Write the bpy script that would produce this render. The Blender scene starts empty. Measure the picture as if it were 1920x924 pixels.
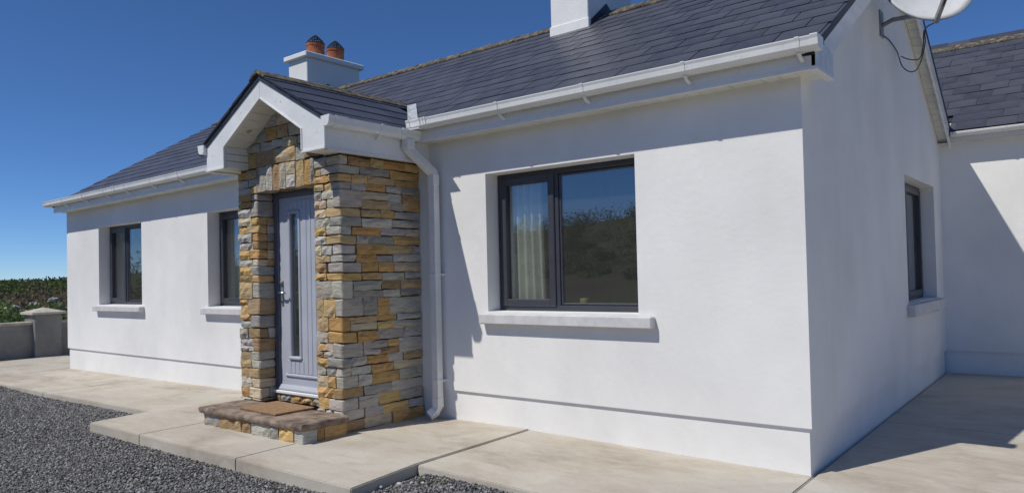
import bpy, bmesh, math, random
import numpy as np
from mathutils import Vector, Matrix

random.seed(7)
rng = np.random.default_rng(7)
scene = bpy.context.scene
COL = scene.collection
R = math.radians

# ------------------------------------------------------------------ camera
CAM = Vector((1.4214, -4.7069, 1.2557))
RT = Vector((0.78066, 0.62453, -0.02300)); UP = Vector((0.03207, -0.00327, 0.99948)); FW = Vector((-0.62413, 0.78099, 0.02258))
cd = bpy.data.cameras.new('camera'); cam = bpy.data.objects.new('camera', cd); COL.objects.link(cam)
cam.matrix_world = Matrix(((RT.x, UP.x, -FW.x, CAM.x), (RT.y, UP.y, -FW.y, CAM.y), (RT.z, UP.z, -FW.z, CAM.z), (0, 0, 0, 1)))
cd.sensor_width = 36.0; cd.lens = 36.0 * 1378.33 / 1920.0; cd.shift_y = 21.96 / 1920.0
cd.clip_start = 0.05; cd.clip_end = 8000.0
scene.camera = cam

# ------------------------------------------------------------------ sky, sun, exposure
SUN = Vector((0.42, 1.0, -1.50)).normalized()          # the way the light travels
SUN_EL = math.asin(-SUN.z); SUN_AZ = math.atan2(-SUN.x, -SUN.y)
w = bpy.data.worlds.new('World'); scene.world = w; w.use_nodes = True
nt = w.node_tree; nt.nodes.clear()
sky = nt.nodes.new('ShaderNodeTexSky'); sky.sky_type = 'NISHITA'; sky.sun_disc = False
sky.sun_elevation = SUN_EL; sky.sun_rotation = SUN_AZ % (2 * math.pi)
sky.air_density = 1.0; sky.dust_density = 0.0; sky.ozone_density = 10.0; sky.altitude = 4500
bg = nt.nodes.new('ShaderNodeBackground'); bg.inputs[1].default_value = 0.09
hs = nt.nodes.new('ShaderNodeHueSaturation'); hs.inputs['Saturation'].default_value = 1.04
wo = nt.nodes.new('ShaderNodeOutputWorld')
nt.links.new(sky.outputs[0], hs.inputs['Color']); nt.links.new(hs.outputs[0], bg.inputs[0]); nt.links.new(bg.outputs[0], wo.inputs[0])
ld = bpy.data.lights.new('sun', 'SUN'); ld.energy = 2.9; ld.angle = R(0.5); ld.color = (1.0, 0.955, 0.875)
so = bpy.data.objects.new('sun', ld); COL.objects.link(so)
so.rotation_euler = SUN.to_track_quat('-Z', 'Y').to_euler(); so.location = (-8, -20, 30)
scene.view_settings.view_transform = 'Standard'; scene.view_settings.look = 'None'
scene.view_settings.exposure = 0.28; scene.view_settings.gamma = 1.0
scene.view_settings.use_curve_mapping = False
scene.render.engine = 'CYCLES'
scene.cycles.use_denoising = True
scene.cycles.max_bounces = 8; scene.cycles.transparent_max_bounces = 12

# ------------------------------------------------------------------ helpers
def tag(o, label=None, cat=None, group=None, kind=None):
    if label: o['label'] = label
    if cat: o['category'] = cat
    if group: o['group'] = group
    if kind: o['kind'] = kind
    return o

def link(name, data, parent=None, loc=None):
    o = bpy.data.objects.new(name, data); COL.objects.link(o)
    if loc is not None: o.location = loc
    if parent is not None:
        o.parent = parent
        pl = parent.get('_at')
        if pl is not None: o.matrix_parent_inverse = Matrix.Translation(-Vector(pl))
    return o

def thing(name, label, cat, at=(0, 0, 0), group=None):
    o = bpy.data.objects.new(name, None); COL.objects.link(o); o.location = at
    o.empty_display_size = 0.2; o['_at'] = list(at)
    return tag(o, label, cat, group)

class MB:
    """collects vertices and faces of ONE mesh"""
    def __init__(s): s.v = []; s.f = []
    def add(s, v, f):
        b = len(s.v); s.v += [tuple(p) for p in v]; s.f += [tuple(i + b for i in q) for q in f]; return s
    def box(s, x0, x1, y0, y1, z0, z1):
        x0, x1 = min(x0, x1), max(x0, x1); y0, y1 = min(y0, y1), max(y0, y1); z0, z1 = min(z0, z1), max(z0, z1)
        return s.add([(x0, y0, z0), (x1, y0, z0), (x1, y1, z0), (x0, y1, z0), (x0, y0, z1), (x1, y0, z1), (x1, y1, z1), (x0, y1, z1)],
                     [(0, 3, 2, 1), (4, 5, 6, 7), (0, 1, 5, 4), (1, 2, 6, 5), (2, 3, 7, 6), (3, 0, 4, 7)])
    def bev(s, x0, x1, y0, y1, z0, z1, b=0.005, j=0.0):
        """chamfered box, corners jittered by j"""
        x0, x1 = min(x0, x1), max(x0, x1); y0, y1 = min(y0, y1), max(y0, y1); z0, z1 = min(z0, z1), max(z0, z1)
        b = min(b, .45 * (x1 - x0), .45 * (y1 - y0), .45 * (z1 - z0))
        v = []; ix = {}
        for i in (0, 1):
            for k in (0, 1):
                for l in (0, 1):
                    jx, jy, jz = (random.uniform(-j, j) for _ in range(3))
                    c = [(x0, x1)[i] + jx, (y0, y1)[k] + jy, (z0, z1)[l] + jz]
                    sg = [1 if i == 0 else -1, 1 if k == 0 else -1, 1 if l == 0 else -1]
                    for a in range(3):
                        q = [c[m] + (0 if m == a else sg[m] * b) + (random.uniform(-j, j) * .5 if j else 0) for m in range(3)]
                        ix[(i, k, l, a)] = len(v); v.append(tuple(q))
        f = []
        for a in range(3):
            o1, o2 = [m for m in range(3) if m != a]
            for sd in (0, 1):
                q = []
                for p1, p2 in ((0, 0), (1, 0), (1, 1), (0, 1)):
                    t = [0, 0, 0]; t[a] = sd; t[o1] = p1; t[o2] = p2; q.append(ix[(*t, a)])
                f.append(tuple(q))
        for a in range(3):                       # edges along axis a
            o1, o2 = [m for m in range(3) if m != a]
            for p1 in (0, 1):
                for p2 in (0, 1):
                    t0 = [0, 0, 0]; t0[o1] = p1; t0[o2] = p2; t1 = list(t0); t1[a] = 1
                    f.append((ix[(*t0, o1)], ix[(*t1, o1)], ix[(*t1, o2)], ix[(*t0, o2)]))
        for i in (0, 1):
            for k in (0, 1):
                for l in (0, 1): f.append((ix[(i, k, l, 0)], ix[(i, k, l, 1)], ix[(i, k, l, 2)]))
        return s.add(v, f)
    def prism(s, poly, axis, a0, a1):
        """polygon given in the two other axes, extruded along axis from a0 to a1"""
        n = len(poly)
        def P(p, a): return (a, p[0], p[1]) if axis == 0 else ((p[0], a, p[1]) if axis == 1 else (p[0], p[1], a))
        v = [P(p, a0) for p in poly] + [P(p, a1) for p in poly]
        f = [tuple(range(n - 1, -1, -1)), tuple(range(n, 2 * n))] + [(i, (i + 1) % n, n + (i + 1) % n, n + i) for i in range(n)]
        return s.add(v, f)
    def sweep(s, path, w_, h_=None, n=4, caps=True, up=(0, 0, 1)):
        """tube along a path; n = 4 gives a square section of w_ x h_"""
        h_ = h_ or w_; path = [Vector(p) for p in path]; rings = []
        for i, p in enumerate(path):
            d = (path[min(i + 1, len(path) - 1)] - path[max(i - 1, 0)]).normalized()
            u = Vector(up)
            if abs(d.dot(u)) > .97: u = Vector((0, 1, 0))
            sx = d.cross(u).normalized(); sy = sx.cross(d).normalized()
            if n == 4: offs = [(-w_ / 2, -h_ / 2), (w_ / 2, -h_ / 2), (w_ / 2, h_ / 2), (-w_ / 2, h_ / 2)]
            else: offs = [(w_ / 2 * math.cos(2 * math.pi * k / n), h_ / 2 * math.sin(2 * math.pi * k / n)) for k in range(n)]
            rings.append([p + sx * a + sy * b for a, b in offs])
        v = [q for r_ in rings for q in r_]; f = []
        for i in range(len(path) - 1):
            for k in range(n): f.append((i * n + k, i * n + (k + 1) % n, (i + 1) * n + (k + 1) % n, (i + 1) * n + k))
        if caps: f += [tuple(range(n - 1, -1, -1)), tuple((len(path) - 1) * n + k for k in range(n))]
        return s.add(v, f)
    def lathe(s, c, prof, n=20):
        v = []; f = []
        for r_, z in prof:
            for k in range(n): v.append((c[0] + r_ * math.cos(2 * math.pi * k / n), c[1] + r_ * math.sin(2 * math.pi * k / n), c[2] + z))
        for i in range(len(prof) - 1):
            for k in range(n): f.append((i * n + k, i * n + (k + 1) % n, (i + 1) * n + (k + 1) % n, (i + 1) * n + k))
        f += [tuple(range(n - 1, -1, -1)), tuple((len(prof) - 1) * n + k for k in range(n))]
        return s.add(v, f)
    def warp(s, fn): s.v = [fn(*p) for p in s.v]; return s
    def data(s, name, mat, smooth=False):
        me = bpy.data.meshes.new(name); me.from_pydata(s.v, [], s.f)
        bm = bmesh.new(); bm.from_mesh(me); bmesh.ops.recalc_face_normals(bm, faces=bm.faces); bm.to_mesh(me); bm.free()
        if smooth: me.polygons.foreach_set('use_smooth', [True] * len(me.polygons))
        if mat: me.materials.append(mat)
        return me
    def build(s, name, mat, parent=None, smooth=False):
        return link(name, s.data(name, mat, smooth), parent)

def np_mesh(name, V, F, mat, parent=None, smooth=False):
    """big mesh from numpy arrays; F is (n,k)"""
    me = bpy.data.meshes.new(name); n, k = F.shape
    me.vertices.add(len(V)); me.vertices.foreach_set('co', V.astype(np.float32).ravel())
    me.loops.add(n * k); me.loops.foreach_set('vertex_index', F.astype(np.int32).ravel())
    me.polygons.add(n); me.polygons.foreach_set('loop_start', np.arange(0, n * k, k, dtype=np.int32))
    me.update(calc_edges=True); me.validate()
    if smooth: me.polygons.foreach_set('use_smooth', np.ones(n, bool))
    me.materials.append(mat)
    return link(name, me, parent)

# ------------------------------------------------------------------ materials
def edge_faces(me):
    me.materials.append(M['edge'])
    for p in me.polygons: p.material_index = 1 if p.area < .012 else 0

class Nodes:
    def __init__(s, name):
        s.m = bpy.data.materials.new(name); s.m.use_nodes = True; s.t = s.m.node_tree; s.t.nodes.clear()
        s.out = s.n('ShaderNodeOutputMaterial'); s.b = s.n('ShaderNodeBsdfPrincipled'); s.l(s.b.outputs[0], s.out.inputs[0])
        s.co = s.n('ShaderNodeTexCoord').outputs['Object']
    def n(s, t, **kw):
        x = s.t.nodes.new(t)
        for k, v in kw.items(): setattr(x, k, v)
        return x
    def l(s, a, b): s.t.links.new(a, b)
    def noise(s, scale, detail=4, rough=.55, stretch=None, vec=None, dist=0):
        x = s.n('ShaderNodeTexNoise'); x.inputs['Scale'].default_value = scale; x.inputs['Detail'].default_value = detail
        x.inputs['Roughness'].default_value = rough; x.inputs['Distortion'].default_value = dist
        v = vec or s.co
        if stretch:
            mp = s.n('ShaderNodeMapping'); mp.inputs['Scale'].default_value = stretch; s.l(v, mp.inputs[0]); v = mp.outputs[0]
        s.l(v, x.inputs['Vector']); return x.outputs['Fac']
    def ramp(s, fac, stops):
        x = s.n('ShaderNodeValToRGB'); e = x.color_ramp.elements
        while len(e) < len(stops): e.new(.5)
        for q, (p, c) in zip(e, stops):
            q.position = p; q.color = (*c, 1) if len(c) == 3 else c
        s.l(fac, x.inputs[0]); return x.outputs[0]
    def mix(s, fac, a, b, mode='MIX'):
        x = s.n('ShaderNodeMix'); x.data_type = 'RGBA'; x.blend_type = mode
        for sock, v in ((x.inputs[0], fac), (x.inputs[6], a), (x.inputs[7], b)):
            if isinstance(v, (int, float)): sock.default_value = v
            elif isinstance(v, tuple): sock.default_value = (*v, 1)
            else: s.l(v, sock)
        return x.outputs[2]
    def math(s, op, a, b):
        x = s.n('ShaderNodeMath', operation=op)
        for sock, v in ((x.inputs[0], a), (x.inputs[1], b)):
            if isinstance(v, (int, float)): sock.default_value = v
            else: s.l(v, sock)
        return x.outputs[0]
    def bump(s, h, strength=.3, dist=.01, prev=None):
        x = s.n('ShaderNodeBump'); x.inputs['Strength'].default_value = strength; x.inputs['Distance'].default_value = dist
        s.l(h, x.inputs['Height'])
        if prev: s.l(prev, x.inputs['Normal'])
        return x.outputs[0]
    def fin(s, col, rough=.6, spec=.5, normal=None, metal=0):
        for sock, v in ((s.b.inputs['Base Color'], col), (s.b.inputs['Roughness'], rough)):
            if isinstance(v, tuple): sock.default_value = (*v, 1)
            elif isinstance(v, (int, float)): sock.default_value = v
            else: s.l(v, sock)
        s.b.inputs['Specular IOR Level'].default_value = spec; s.b.inputs['Metallic'].default_value = metal
        if normal: s.l(normal, s.b.inputs['Normal'])
        return s.m

def m_render():
    n = Nodes('painted_render')
    big = n.ramp(n.noise(.9, 5, .6), [(.35, (.76, .76, .745)), (.62, (.85, .85, .835))])
    st = n.noise(1.6, 5, .62, (1, 1, .35))
    c = n.mix(n.ramp(st, [(.52, (0, 0, 0)), (.75, (.35, .35, .35))]), big, (.66, .66, .655))
    nb = n.bump(n.noise(3.5, 3, .5), .25, .02); nb = n.bump(n.noise(60, 4, .6), .18, .004, nb); nb = n.bump(n.noise(14, 4, .55), .15, .008, nb)
    return n.fin(c, .85, .2, nb)
def m_upvc(name, a, b, scale=3.0, stretch=(1, 1, 1)):
    n = Nodes(name)
    c = n.ramp(n.noise(scale, 5, .6, stretch), [(.38, a), (.6, b)])
    c = n.mix(n.ramp(n.noise(26, 3, .6), [(.6, (0, 0, 0)), (.8, (.35, .35, .35))]), c, (.35, .36, .33))
    return n.fin(c, .38, .45, n.bump(n.noise(5, 2), .06, .01))
def m_plain(name, col, rough=.5, spec=.5, var=.12, scale=8, bump=.0, metal=0):
    n = Nodes(name)
    lo = tuple(x * (1 - var) for x in col); hi = tuple(min(1, x * (1 + var)) for x in col)
    c = n.ramp(n.noise(scale, 4, .6), [(.35, lo), (.65, hi)])
    return n.fin(c, rough, spec, n.bump(n.noise(scale * 6, 4), bump, .006) if bump else None, metal)
def m_slate():
    n = Nodes('slate')
    r_ = n.n('ShaderNodeObjectInfo').outputs['Random']; isl = n.n('ShaderNodeNewGeometry').outputs['Random Per Island']
    k = n.math('FRACT', n.math('ADD', r_, isl), 0)
    base = n.ramp(k, [(0, (.052, .055, .072)), (.5, (.068, .071, .090)), (1, (.082, .083, .102))])
    c = n.mix(n.ramp(n.noise(6, 5, .65), [(.5, (0, 0, 0)), (.85, (.3, .3, .3))]), base, (.125, .125, .13))
    rg = n.ramp(n.noise(5, 4, .6), [(.3, (.34, .34, .34)), (.7, (.50, .50, .50))])
    nb = n.bump(n.noise(9, 4, .6), .20, .01); nb = n.bump(n.noise(70, 3), .15, .003, nb)
    return n.fin(c, rg, .5, nb)
def m_ridge():
    n = Nodes('ridge_tile')
    c = n.ramp(n.noise(14, 5, .7), [(.38, (.05, .05, .055)), (.52, (.12, .11, .09)), (.62, (.28, .22, .11)), (.74, (.42, .38, .28))])
    return n.fin(c, .85, .2, n.bump(n.noise(40, 4), .5, .01))
def m_stone():
    n = Nodes('sandstone')
    oi = n.n('ShaderNodeObjectInfo'); col = oi.outputs['Color']
    ofs = n.n('ShaderNodeVectorMath', operation='ADD'); n.l(n.co, ofs.inputs[0])
    sc = n.n('ShaderNodeVectorMath', operation='SCALE'); sc.inputs[0].default_value = (37, 19, 53); n.l(oi.outputs['Random'], sc.inputs['Scale'])
    n.l(sc.outputs[0], ofs.inputs[1]); v = ofs.outputs[0]
    bed = n.noise(7, 6, .68, (1, 1, 7), v, .4); sp = n.noise(16, 5, .7, None, v)
    c = n.mix(1.0, col, n.ramp(bed, [(.30, (.58, .55, .50)), (.43, (.86, .84, .80)), (.52, (1, 1, 1)), (.70, (1.12, 1.06, .96))]), 'MULTIPLY')
    c = n.mix(n.ramp(sp, [(.55, (0, 0, 0)), (.75, (.45, .45, .45))]), c, (.56, .42, .24))
    c = n.mix(n.ramp(n.noise(5, 3, .5, None, v), [(.58, (0, 0, 0)), (.74, (.4, .4, .4))]), c, (.50, .485, .44))
    nb = n.bump(n.noise(22, 6, .7, (1, 1, 4), v), .8, .02); nb = n.bump(n.noise(95, 3, .6, None, v), .35, .004, nb)
    return n.fin(c, .9, .2, nb)
def m_concrete():
    n = Nodes('concrete')
    a = n.noise(1.1, 6, .62, (1, 1.6, 1), None, .6); b = n.noise(5, 6, .7, (1, 2.2, 1), None, .3); g = n.noise(.55, 4, .6)
    c = n.ramp(a, [(.32, (.37, .32, .255)), (.48, (.48, .43, .355)), (.66, (.54, .50, .43))])
    c = n.mix(n.ramp(b, [(.45, (0, 0, 0)), (.72, (.65, .65, .65))]), c, (.56, .52, .45))
    c = n.mix(n.ramp(g, [(.48, (0, 0, 0)), (.66, (.6, .6, .6))]), c, (.46, .445, .41))
    c = n.mix(n.ramp(n.noise(3.2, 6, .7, (.5, 2.5, 1)), [(.57, (0, 0, 0)), (.70, (.5, .5, .5))]), c, (.32, .265, .21))
    c = n.mix(n.ramp(n.noise(1.9, 3, .45, (1, 1.3, 1)), [(.60, (0, 0, 0)), (.63, (.38, .38, .38))]), c, (.60, .565, .49))
    c = n.mix(n.ramp(n.noise(46, 4, .7), [(.52, (0, 0, 0)), (.74, (.4, .4, .4))]), c, (.36, .32, .27))
    nb = n.bump(n.noise(6, 5, .6), .35, .015); nb = n.bump(n.noise(80, 4, .65), .3, .004, nb)
    return n.fin(c, .9, .2, nb)
def m_gravel(name, lo, mid, hi, sc=0):
    n = Nodes(name)
    isl = n.n('ShaderNodeNewGeometry').outputs['Random Per Island']
    if sc: isl = n.noise(sc, 3, .7)
    c = n.ramp(isl, [(0, lo), (.55, mid), (.93, hi), (1, (.42, .42, .42))])
    c = n.mix(n.ramp(n.noise(30, 3), [(.4, (0, 0, 0)), (.7, (.35, .35, .35))]), c, (.16, .16, .165))
    c = n.mix(n.ramp(n.noise(1.6, 5, .65), [(.42, (0, 0, 0)), (.68, (.45, .45, .45))]), c, (.24, .235, .225))
    return n.fin(c, .85, .25, n.bump(n.noise(90, 3), .4, .004))
def m_glass():
    n = Nodes('window_glass'); n.t.nodes.remove(n.b)
    tr = n.n('ShaderNodeBsdfTransparent'); tr.inputs[0].default_value = (.80, .83, .82, 1)
    gl = n.n('ShaderNodeBsdfGlossy'); gl.inputs['Roughness'].default_value = .004; gl.inputs[0].default_value = (.93, .96, 1, 1)
    ge = n.n('ShaderNodeNewGeometry'); dt = n.n('ShaderNodeVectorMath', operation='DOT_PRODUCT'); n.l(ge.outputs['Incoming'], dt.inputs[0]); n.l(ge.outputs['Normal'], dt.inputs[1])
    k = n.math('SUBTRACT', 1.0, n.math('ABSOLUTE', dt.outputs['Value'], 0)); k5 = n.math('POWER', k, 5.0)
    fr = n.math('ADD', .13, n.math('MULTIPLY', k5, .87))
    mx = n.n('ShaderNodeMixShader'); n.l(fr, mx.inputs[0]); n.l(tr.outputs[0], mx.inputs[1]); n.l(gl.outputs[0], mx.inputs[2])
    df = n.n('ShaderNodeBsdfDiffuse'); df.inputs[0].default_value = (.7, .7, .68, 1); m2 = n.n('ShaderNodeMixShader'); m2.inputs[0].default_value = .022; n.l(mx.outputs[0], m2.inputs[1]); n.l(df.outputs[0], m2.inputs[2])
    n.l(m2.outputs[0], n.out.inputs[0]); return n.m
def m_leaf(name, stops):
    n = Nodes(name)
    isl = n.n('ShaderNodeNewGeometry').outputs['Random Per Island']
    c = n.ramp(n.math('ADD', n.math('MULTIPLY', isl, .5), n.math('MULTIPLY', n.noise(.35, 3), .6)), stops)
    m = n.fin(c, .65, .25)
    tl = n.n('ShaderNodeBsdfTranslucent'); n.l(c, tl.inputs[0]); mx = n.n('ShaderNodeMixShader'); mx.inputs[0].default_value = .4; n.l(n.b.outputs[0], mx.inputs[1]); n.l(tl.outputs[0], mx.inputs[2]); n.l(mx.outputs[0], n.out.inputs[0])
    n.b.inputs['Subsurface Weight'].default_value = 0
    return m
def m_field():
    n = Nodes('field')
    a = n.noise(.12, 6, .65)
    c = n.ramp(a, [(.36, (.07, .10, .035)), (.47, (.11, .13, .05)), (.55, (.14, .11, .075)), (.66, (.11, .07, .065))])
    c = n.mix(n.ramp(n.noise(1.2, 5, .7), [(.45, (0, 0, 0)), (.7, (.6, .6, .6))]), c, (.10, .095, .05))
    return n.fin(c, .95, .1, n.bump(n.noise(.8, 6, .7), .8, .5))

M = dict(
    render=m_render(),
    upvc=m_upvc('white_upvc', (.74, .75, .74), (.82, .83, .82)),
    fascia=m_upvc('weathered_white_upvc', (.70, .71, .70), (.80, .81, .80), 2.5, (.5, 1, 6)),
    soffit=m_upvc('cream_soffit', (.66, .66, .60), (.76, .76, .70), 4),
    box=m_upvc('grey_white_verge_cap', (.50, .56, .60), (.66, .71, .73), 7, (1, 1, .5)),
    anth=m_plain('anthracite_pvc', (.050, .053, .066), .38, .5, .08),
    sill=m_plain('painted_sill', (.60, .60, .61), .8, .2, .08, 9, .15),
    door=m_plain('grey_composite_door', (.44, .465, .53), .42, .45, .05, 4),
    frame=m_plain('dark_door_frame', (.13, .14, .17), .42, .45, .05, 4),  # dark grey frame, its colour deepened for the shade in the reveal
    slate=m_slate(), ridge=m_ridge(), stone=m_stone(), concrete=m_concrete(),
    edge=m_plain('cut_slate_edge', (.04, .043, .055), .55, .4, .2, 9, .2),  # dark cut edges; the thin shadow line of each course is in this colour too
    mortar=m_plain('dark_mortar', (.10, .085, .065), .95, .1, .3, 20, .4),
    bedding=m_plain('joint_filler', (.26, .225, .175), .95, .1, .25, 12, .3),
    fieldstone=m_plain('field_stone', (.34, .33, .30), .95, .1, .3, 5, .4),
    lead=m_plain('lead_flashing', (.42, .45, .48), .5, .5, .18, 9, .25),
    steel=m_plain('brushed_steel', (.60, .60, .60), .25, .5, .05, 9, 0, 1),
    black=m_plain('black_plastic', (.02, .02, .022), .45, .4, .2),
    terracotta=m_plain('terracotta', (.36, .13, .065), .8, .2, .28, 16, .3),
    wire=m_plain('dark_wire', (.03, .03, .032), .6, .3, .3),
    coir=m_plain('coir', (.34, .215, .125), .95, .1, .25, 60, .8),
    slab=m_plain('brown_stone_slab', (.24, .185, .145), .92, .2, .42, 9, .8),
    glass=m_glass(), room=m_plain('room_plaster', (.62, .60, .57), .9, .1, .05), floor=m_plain('room_floor', (.12, .08, .05), .6, .3),
    curtain=m_plain('curtain_cloth', (.78, .76, .70), .9, .1, .06, 12), wood=m_plain('pale_wood', (.55, .40, .20), .7, .2, .15, 12),
    china=m_plain('white_china', (.75, .75, .73), .3, .5, .03),
    blockwall=m_plain('cement_render', (.27, .265, .25), .92, .15, .16, 2.2, .3), coping=m_plain('cement_coping', (.50, .46, .39), .92, .15, .18, 5, .4),
    dish=m_plain('dish_paint', (.66, .67, .67), .45, .4, .06, 6), dishmet=m_plain('galvanised', (.22, .235, .25), .5, .5, .2, 12),
    field=m_field(), gravel=m_gravel('gravel_stone', (.045, .045, .046), (.16, .157, .157), (.40, .395, .385)),
    gravelbed=m_gravel('gravel_bed', (.02, .02, .022), (.05, .05, .052), (.09, .09, .09), 70),
    weed=m_leaf('weed_leaf', [(.2, (.05, .09, .022)), (.5, (.10, .16, .04)), (.8, (.20, .26, .09))]),
    heath=m_leaf('heath_leaf', [(.2, (.10, .065, .06)), (.45, (.17, .12, .10)), (.65, (.15, .15, .06)), (.85, (.26, .20, .15))]),
    bush=m_leaf('bush_leaf', [(.2, (.045, .075, .022)), (.5, (.08, .115, .035)), (.8, (.14, .16, .06))]),
    moss=m_leaf('moss', [(.2, (.05, .06, .015)), (.8, (.13, .13, .035))]),
)

# ------------------------------------------------------------------ dimensions
L = 11.389; D = 5.108; HS = 2.45; HP = 0.262; SL = 0.59; ROOF0 = 2.69; RY = 2.62; RZ = ROOF0 + SL * RY
XR = 0.14; XL = -11.45
def roofz(y): return ROOF0 + SL * y if y <= RY else RZ - SL * (y - RY)
def off(x): return -0.047 * min(1, max(0, (-5 - x) / 6.39))
def wp(x, y, z): return (x, y, z + off(x) * min(1, max(0, 1 - y / RY)))
PC = -4.157; PX0 = -4.914; PX1 = -3.401; PF = -0.902; PB = -1.14          # porch centre, stone sides, stone front, barge front
OX0 = -4.594; OX1 = -3.744; OZ0 = 0.155; OZ1 = 2.063; YD = -0.735         # door opening
def porchz(x): return 3.04 - .555 * abs(x - PC)

# ------------------------------------------------------------------ terrain
def elev(phi):
    t = [(-180, 7.0), (-151, 5.6), (-141, 4.0), (-128, 2.2), (-114, .9), (-95, .35), (-72, .14), (-40, .5), (0, 1.5), (60, 2.0), (110, 3.2), (150, 6.0), (180, 7.0)]
    for (a, b), (c, d) in zip(t, t[1:]):
        if a <= phi <= c: return b + (d - b) * (phi - a) / (c - a)
    return 1
def terrain(x, y):
    dx, dy = x - CAM.x, y - CAM.y; r = math.hypot(dx, dy); e = math.tan(R(elev(math.degrees(math.atan2(dx, dy)))))
    t = min(1, max(0, (r - 19) / 76)); s = t * t * (3 - 2 * t)
    if r > 95: s = max(0.6, 1 - (r - 95) / 900)
    bumps = .16 * math.sin(x * .31 + y * .17) * math.sin(y * .23 - x * .11) + .5 * e * r * .25 * math.sin(x * .07 + 1.3) * math.sin(y * .06)
    k = min(1, max(0, (r - 19) / 12))
    return -0.17 + s * (1.42 + 95 * e) + bumps * k
V = [(CAM.x, CAM.y, -.17)]; F = []
rs = [4, 9, 14, 17, 19, 21, 23, 26, 29, 33, 38, 44, 50, 57, 65, 74, 84, 95, 108, 130, 170, 260, 500, 1200, 3000, 6000]; NA = 120
for r in rs:
    for k in range(NA):
        a = 2 * math.pi * k / NA; x, y = CAM.x + r * math.sin(a), CAM.y + r * math.cos(a); V.append((x, y, terrain(x, y) if r < 400 else min(terrain(x, y), 3 + .002 * r)))
for k in range(NA): F.append((0, 1 + k, 1 + (k + 1) % NA))
for i in range(len(rs) - 1):
    for k in range(NA):
        a = 1 + i * NA; F.append((a + k, a + NA + k, a + NA + (k + 1) % NA, a + (k + 1) % NA))
g = MB(); g.v = V; g.f = F; tag(g.build('ground', M['field'], None, True), kind='structure')

# gravel yard: bed and loose stones
def gz(x, y): return -0.098 + .018 * math.sin(x * 1.3 + .5) * math.sin(y * 1.7) + .030 * math.exp(-((x + 1.9) ** 2 + (y + 1.5) ** 2) / .5)
V = []; F = []; nx, ny = 70, 40; X0, X1, Y0, Y1 = -14.3, 6.0, -12.0, -0.9
for j in range(ny + 1):
    for i in range(nx + 1):
        x = X0 + (X1 - X0) * i / nx; y = Y0 + (Y1 - Y0) * j / ny; V.append((x, y, gz(x, y) - .012))
for j in range(ny):
    for i in range(nx): a = j * (nx + 1) + i; F.append((a, a + 1, a + nx + 2, a + nx + 1))
g = MB(); g.v = V; g.f = F; tag(g.build('gravel_yard', M['gravelbed'], None, True), kind='structure')

def scatter_stones(n, size, xr, yr, keep, name, mat, label):
    x = rng.uniform(*xr, n); y = rng.uniform(*yr, n); ok = keep(x, y); x, y = x[ok], y[ok]; n = len(x)
    oct_ = np.array([(1, 0, 0), (0, 1, 0), (-1, 0, 0), (0, -1, 0), (0, 0, 1), (0, 0, -1)], float)
    fo = np.array([(0, 1, 4), (1, 2, 4), (2, 3, 4), (3, 0, 4), (1, 0, 5), (2, 1, 5), (3, 2, 5), (0, 3, 5)])
    s = size[0] + (size[1] - size[0]) * rng.random(n) ** 2.2
    P = oct_[None] * (0.75 + .5 * rng.random((n, 6, 1))) + rng.normal(0, .22, (n, 6, 3))
    P *= np.stack([s, s * rng.uniform(.6, 1, n), s * rng.uniform(.45, .8, n)], 1)[:, None, :]
    a = rng.uniform(0, 6.28, n); b = rng.normal(0, .45, n); ca, sa, cb, sb = np.cos(a), np.sin(a), np.cos(b), np.sin(b)
    x1 = P[..., 0] * cb[:, None] + P[..., 2] * sb[:, None]; z1 = -P[..., 0] * sb[:, None] + P[..., 2] * cb[:, None]
    x2 = x1 * ca[:, None] - P[..., 1] * sa[:, None]; y2 = x1 * sa[:, None] + P[..., 1] * ca[:, None]
    zz = np.array([gz(p, q) for p, q in zip(x, y)]) + rng.uniform(-.006, .010, n)
    Vv = np.stack([x2 + x[:, None], y2 + y[:, None], z1 + zz[:, None]], 2).reshape(-1, 3)
    Ff = (fo[None] + 6 * np.arange(n)[:, None, None]).reshape(-1, 3)
    return tag(np_mesh(name, Vv, Ff, mat), label, 'gravel', kind='stuff')
def in_yard(x, y):
    free = (x < -.02) & np.where((x > -5.93) & (x < -2.12), y < -1.83, y < -1.21)
    dx, dy = x - CAM.x, y - CAM.y; z = dx * FW.x + dy * FW.y; u = (dx * RT.x + dy * RT.y) / np.maximum(z, .1) * 1378 + 960
    v = 484 + 1.34 * 1378 / np.maximum(z, .1)
    return free & (z > 1.5) & (u > -260) & (v < 1120)
scatter_stones(620000, (.0045, .0165), (-14.2, -.3), (-5.0, -1.15), in_yard, 'gravel', M['gravel'], 'loose dark grey gravel spread over the yard before the concrete path')

# ------------------------------------------------------------------ concrete pavement: slabs as parts
pv = MB()
for x0, x1, y0, y1, zt in ((-14.3, -5.95, -1.20, 4.9, -.125), (-5.86, -2.27, -1.81, 0.1, -.03), (-2.22, 0.0, -1.19, 0.1, -.07), (0.0, 8.95, -5.95, 5.2, -.12)):
    pv.box(x0, x1, y0, y1, zt - .25, zt)
pave = tag(pv.build('pavement', M['bedding']), kind='structure')
def slab(pts, th=.13, lab=None):
    bm = bmesh.new(); t = [bm.verts.new(p) for p in pts]; b = [bm.verts.new((p[0], p[1], p[2] - th)) for p in pts]; n = len(pts)
    top = bm.faces.new(t); bm.faces.new(b[::-1])
    for i in range(n): bm.faces.new((t[i], b[i], b[(i + 1) % n], t[(i + 1) % n]))
    bmesh.ops.recalc_face_normals(bm, faces=bm.faces)
    e = [q for q in top.edges] + [q for q in bm.edges if abs(q.verts[0].co.z - q.verts[1].co.z) > th * .7]
    bmesh.ops.bevel(bm, geom=e, offset=.007, segments=2, affect='EDGES')
    me = bpy.data.meshes.new('slab'); bm.to_mesh(me); bm.free(); me.materials.append(M['concrete'])
    o = link('slab', me, pave); return o
G = .002
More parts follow.
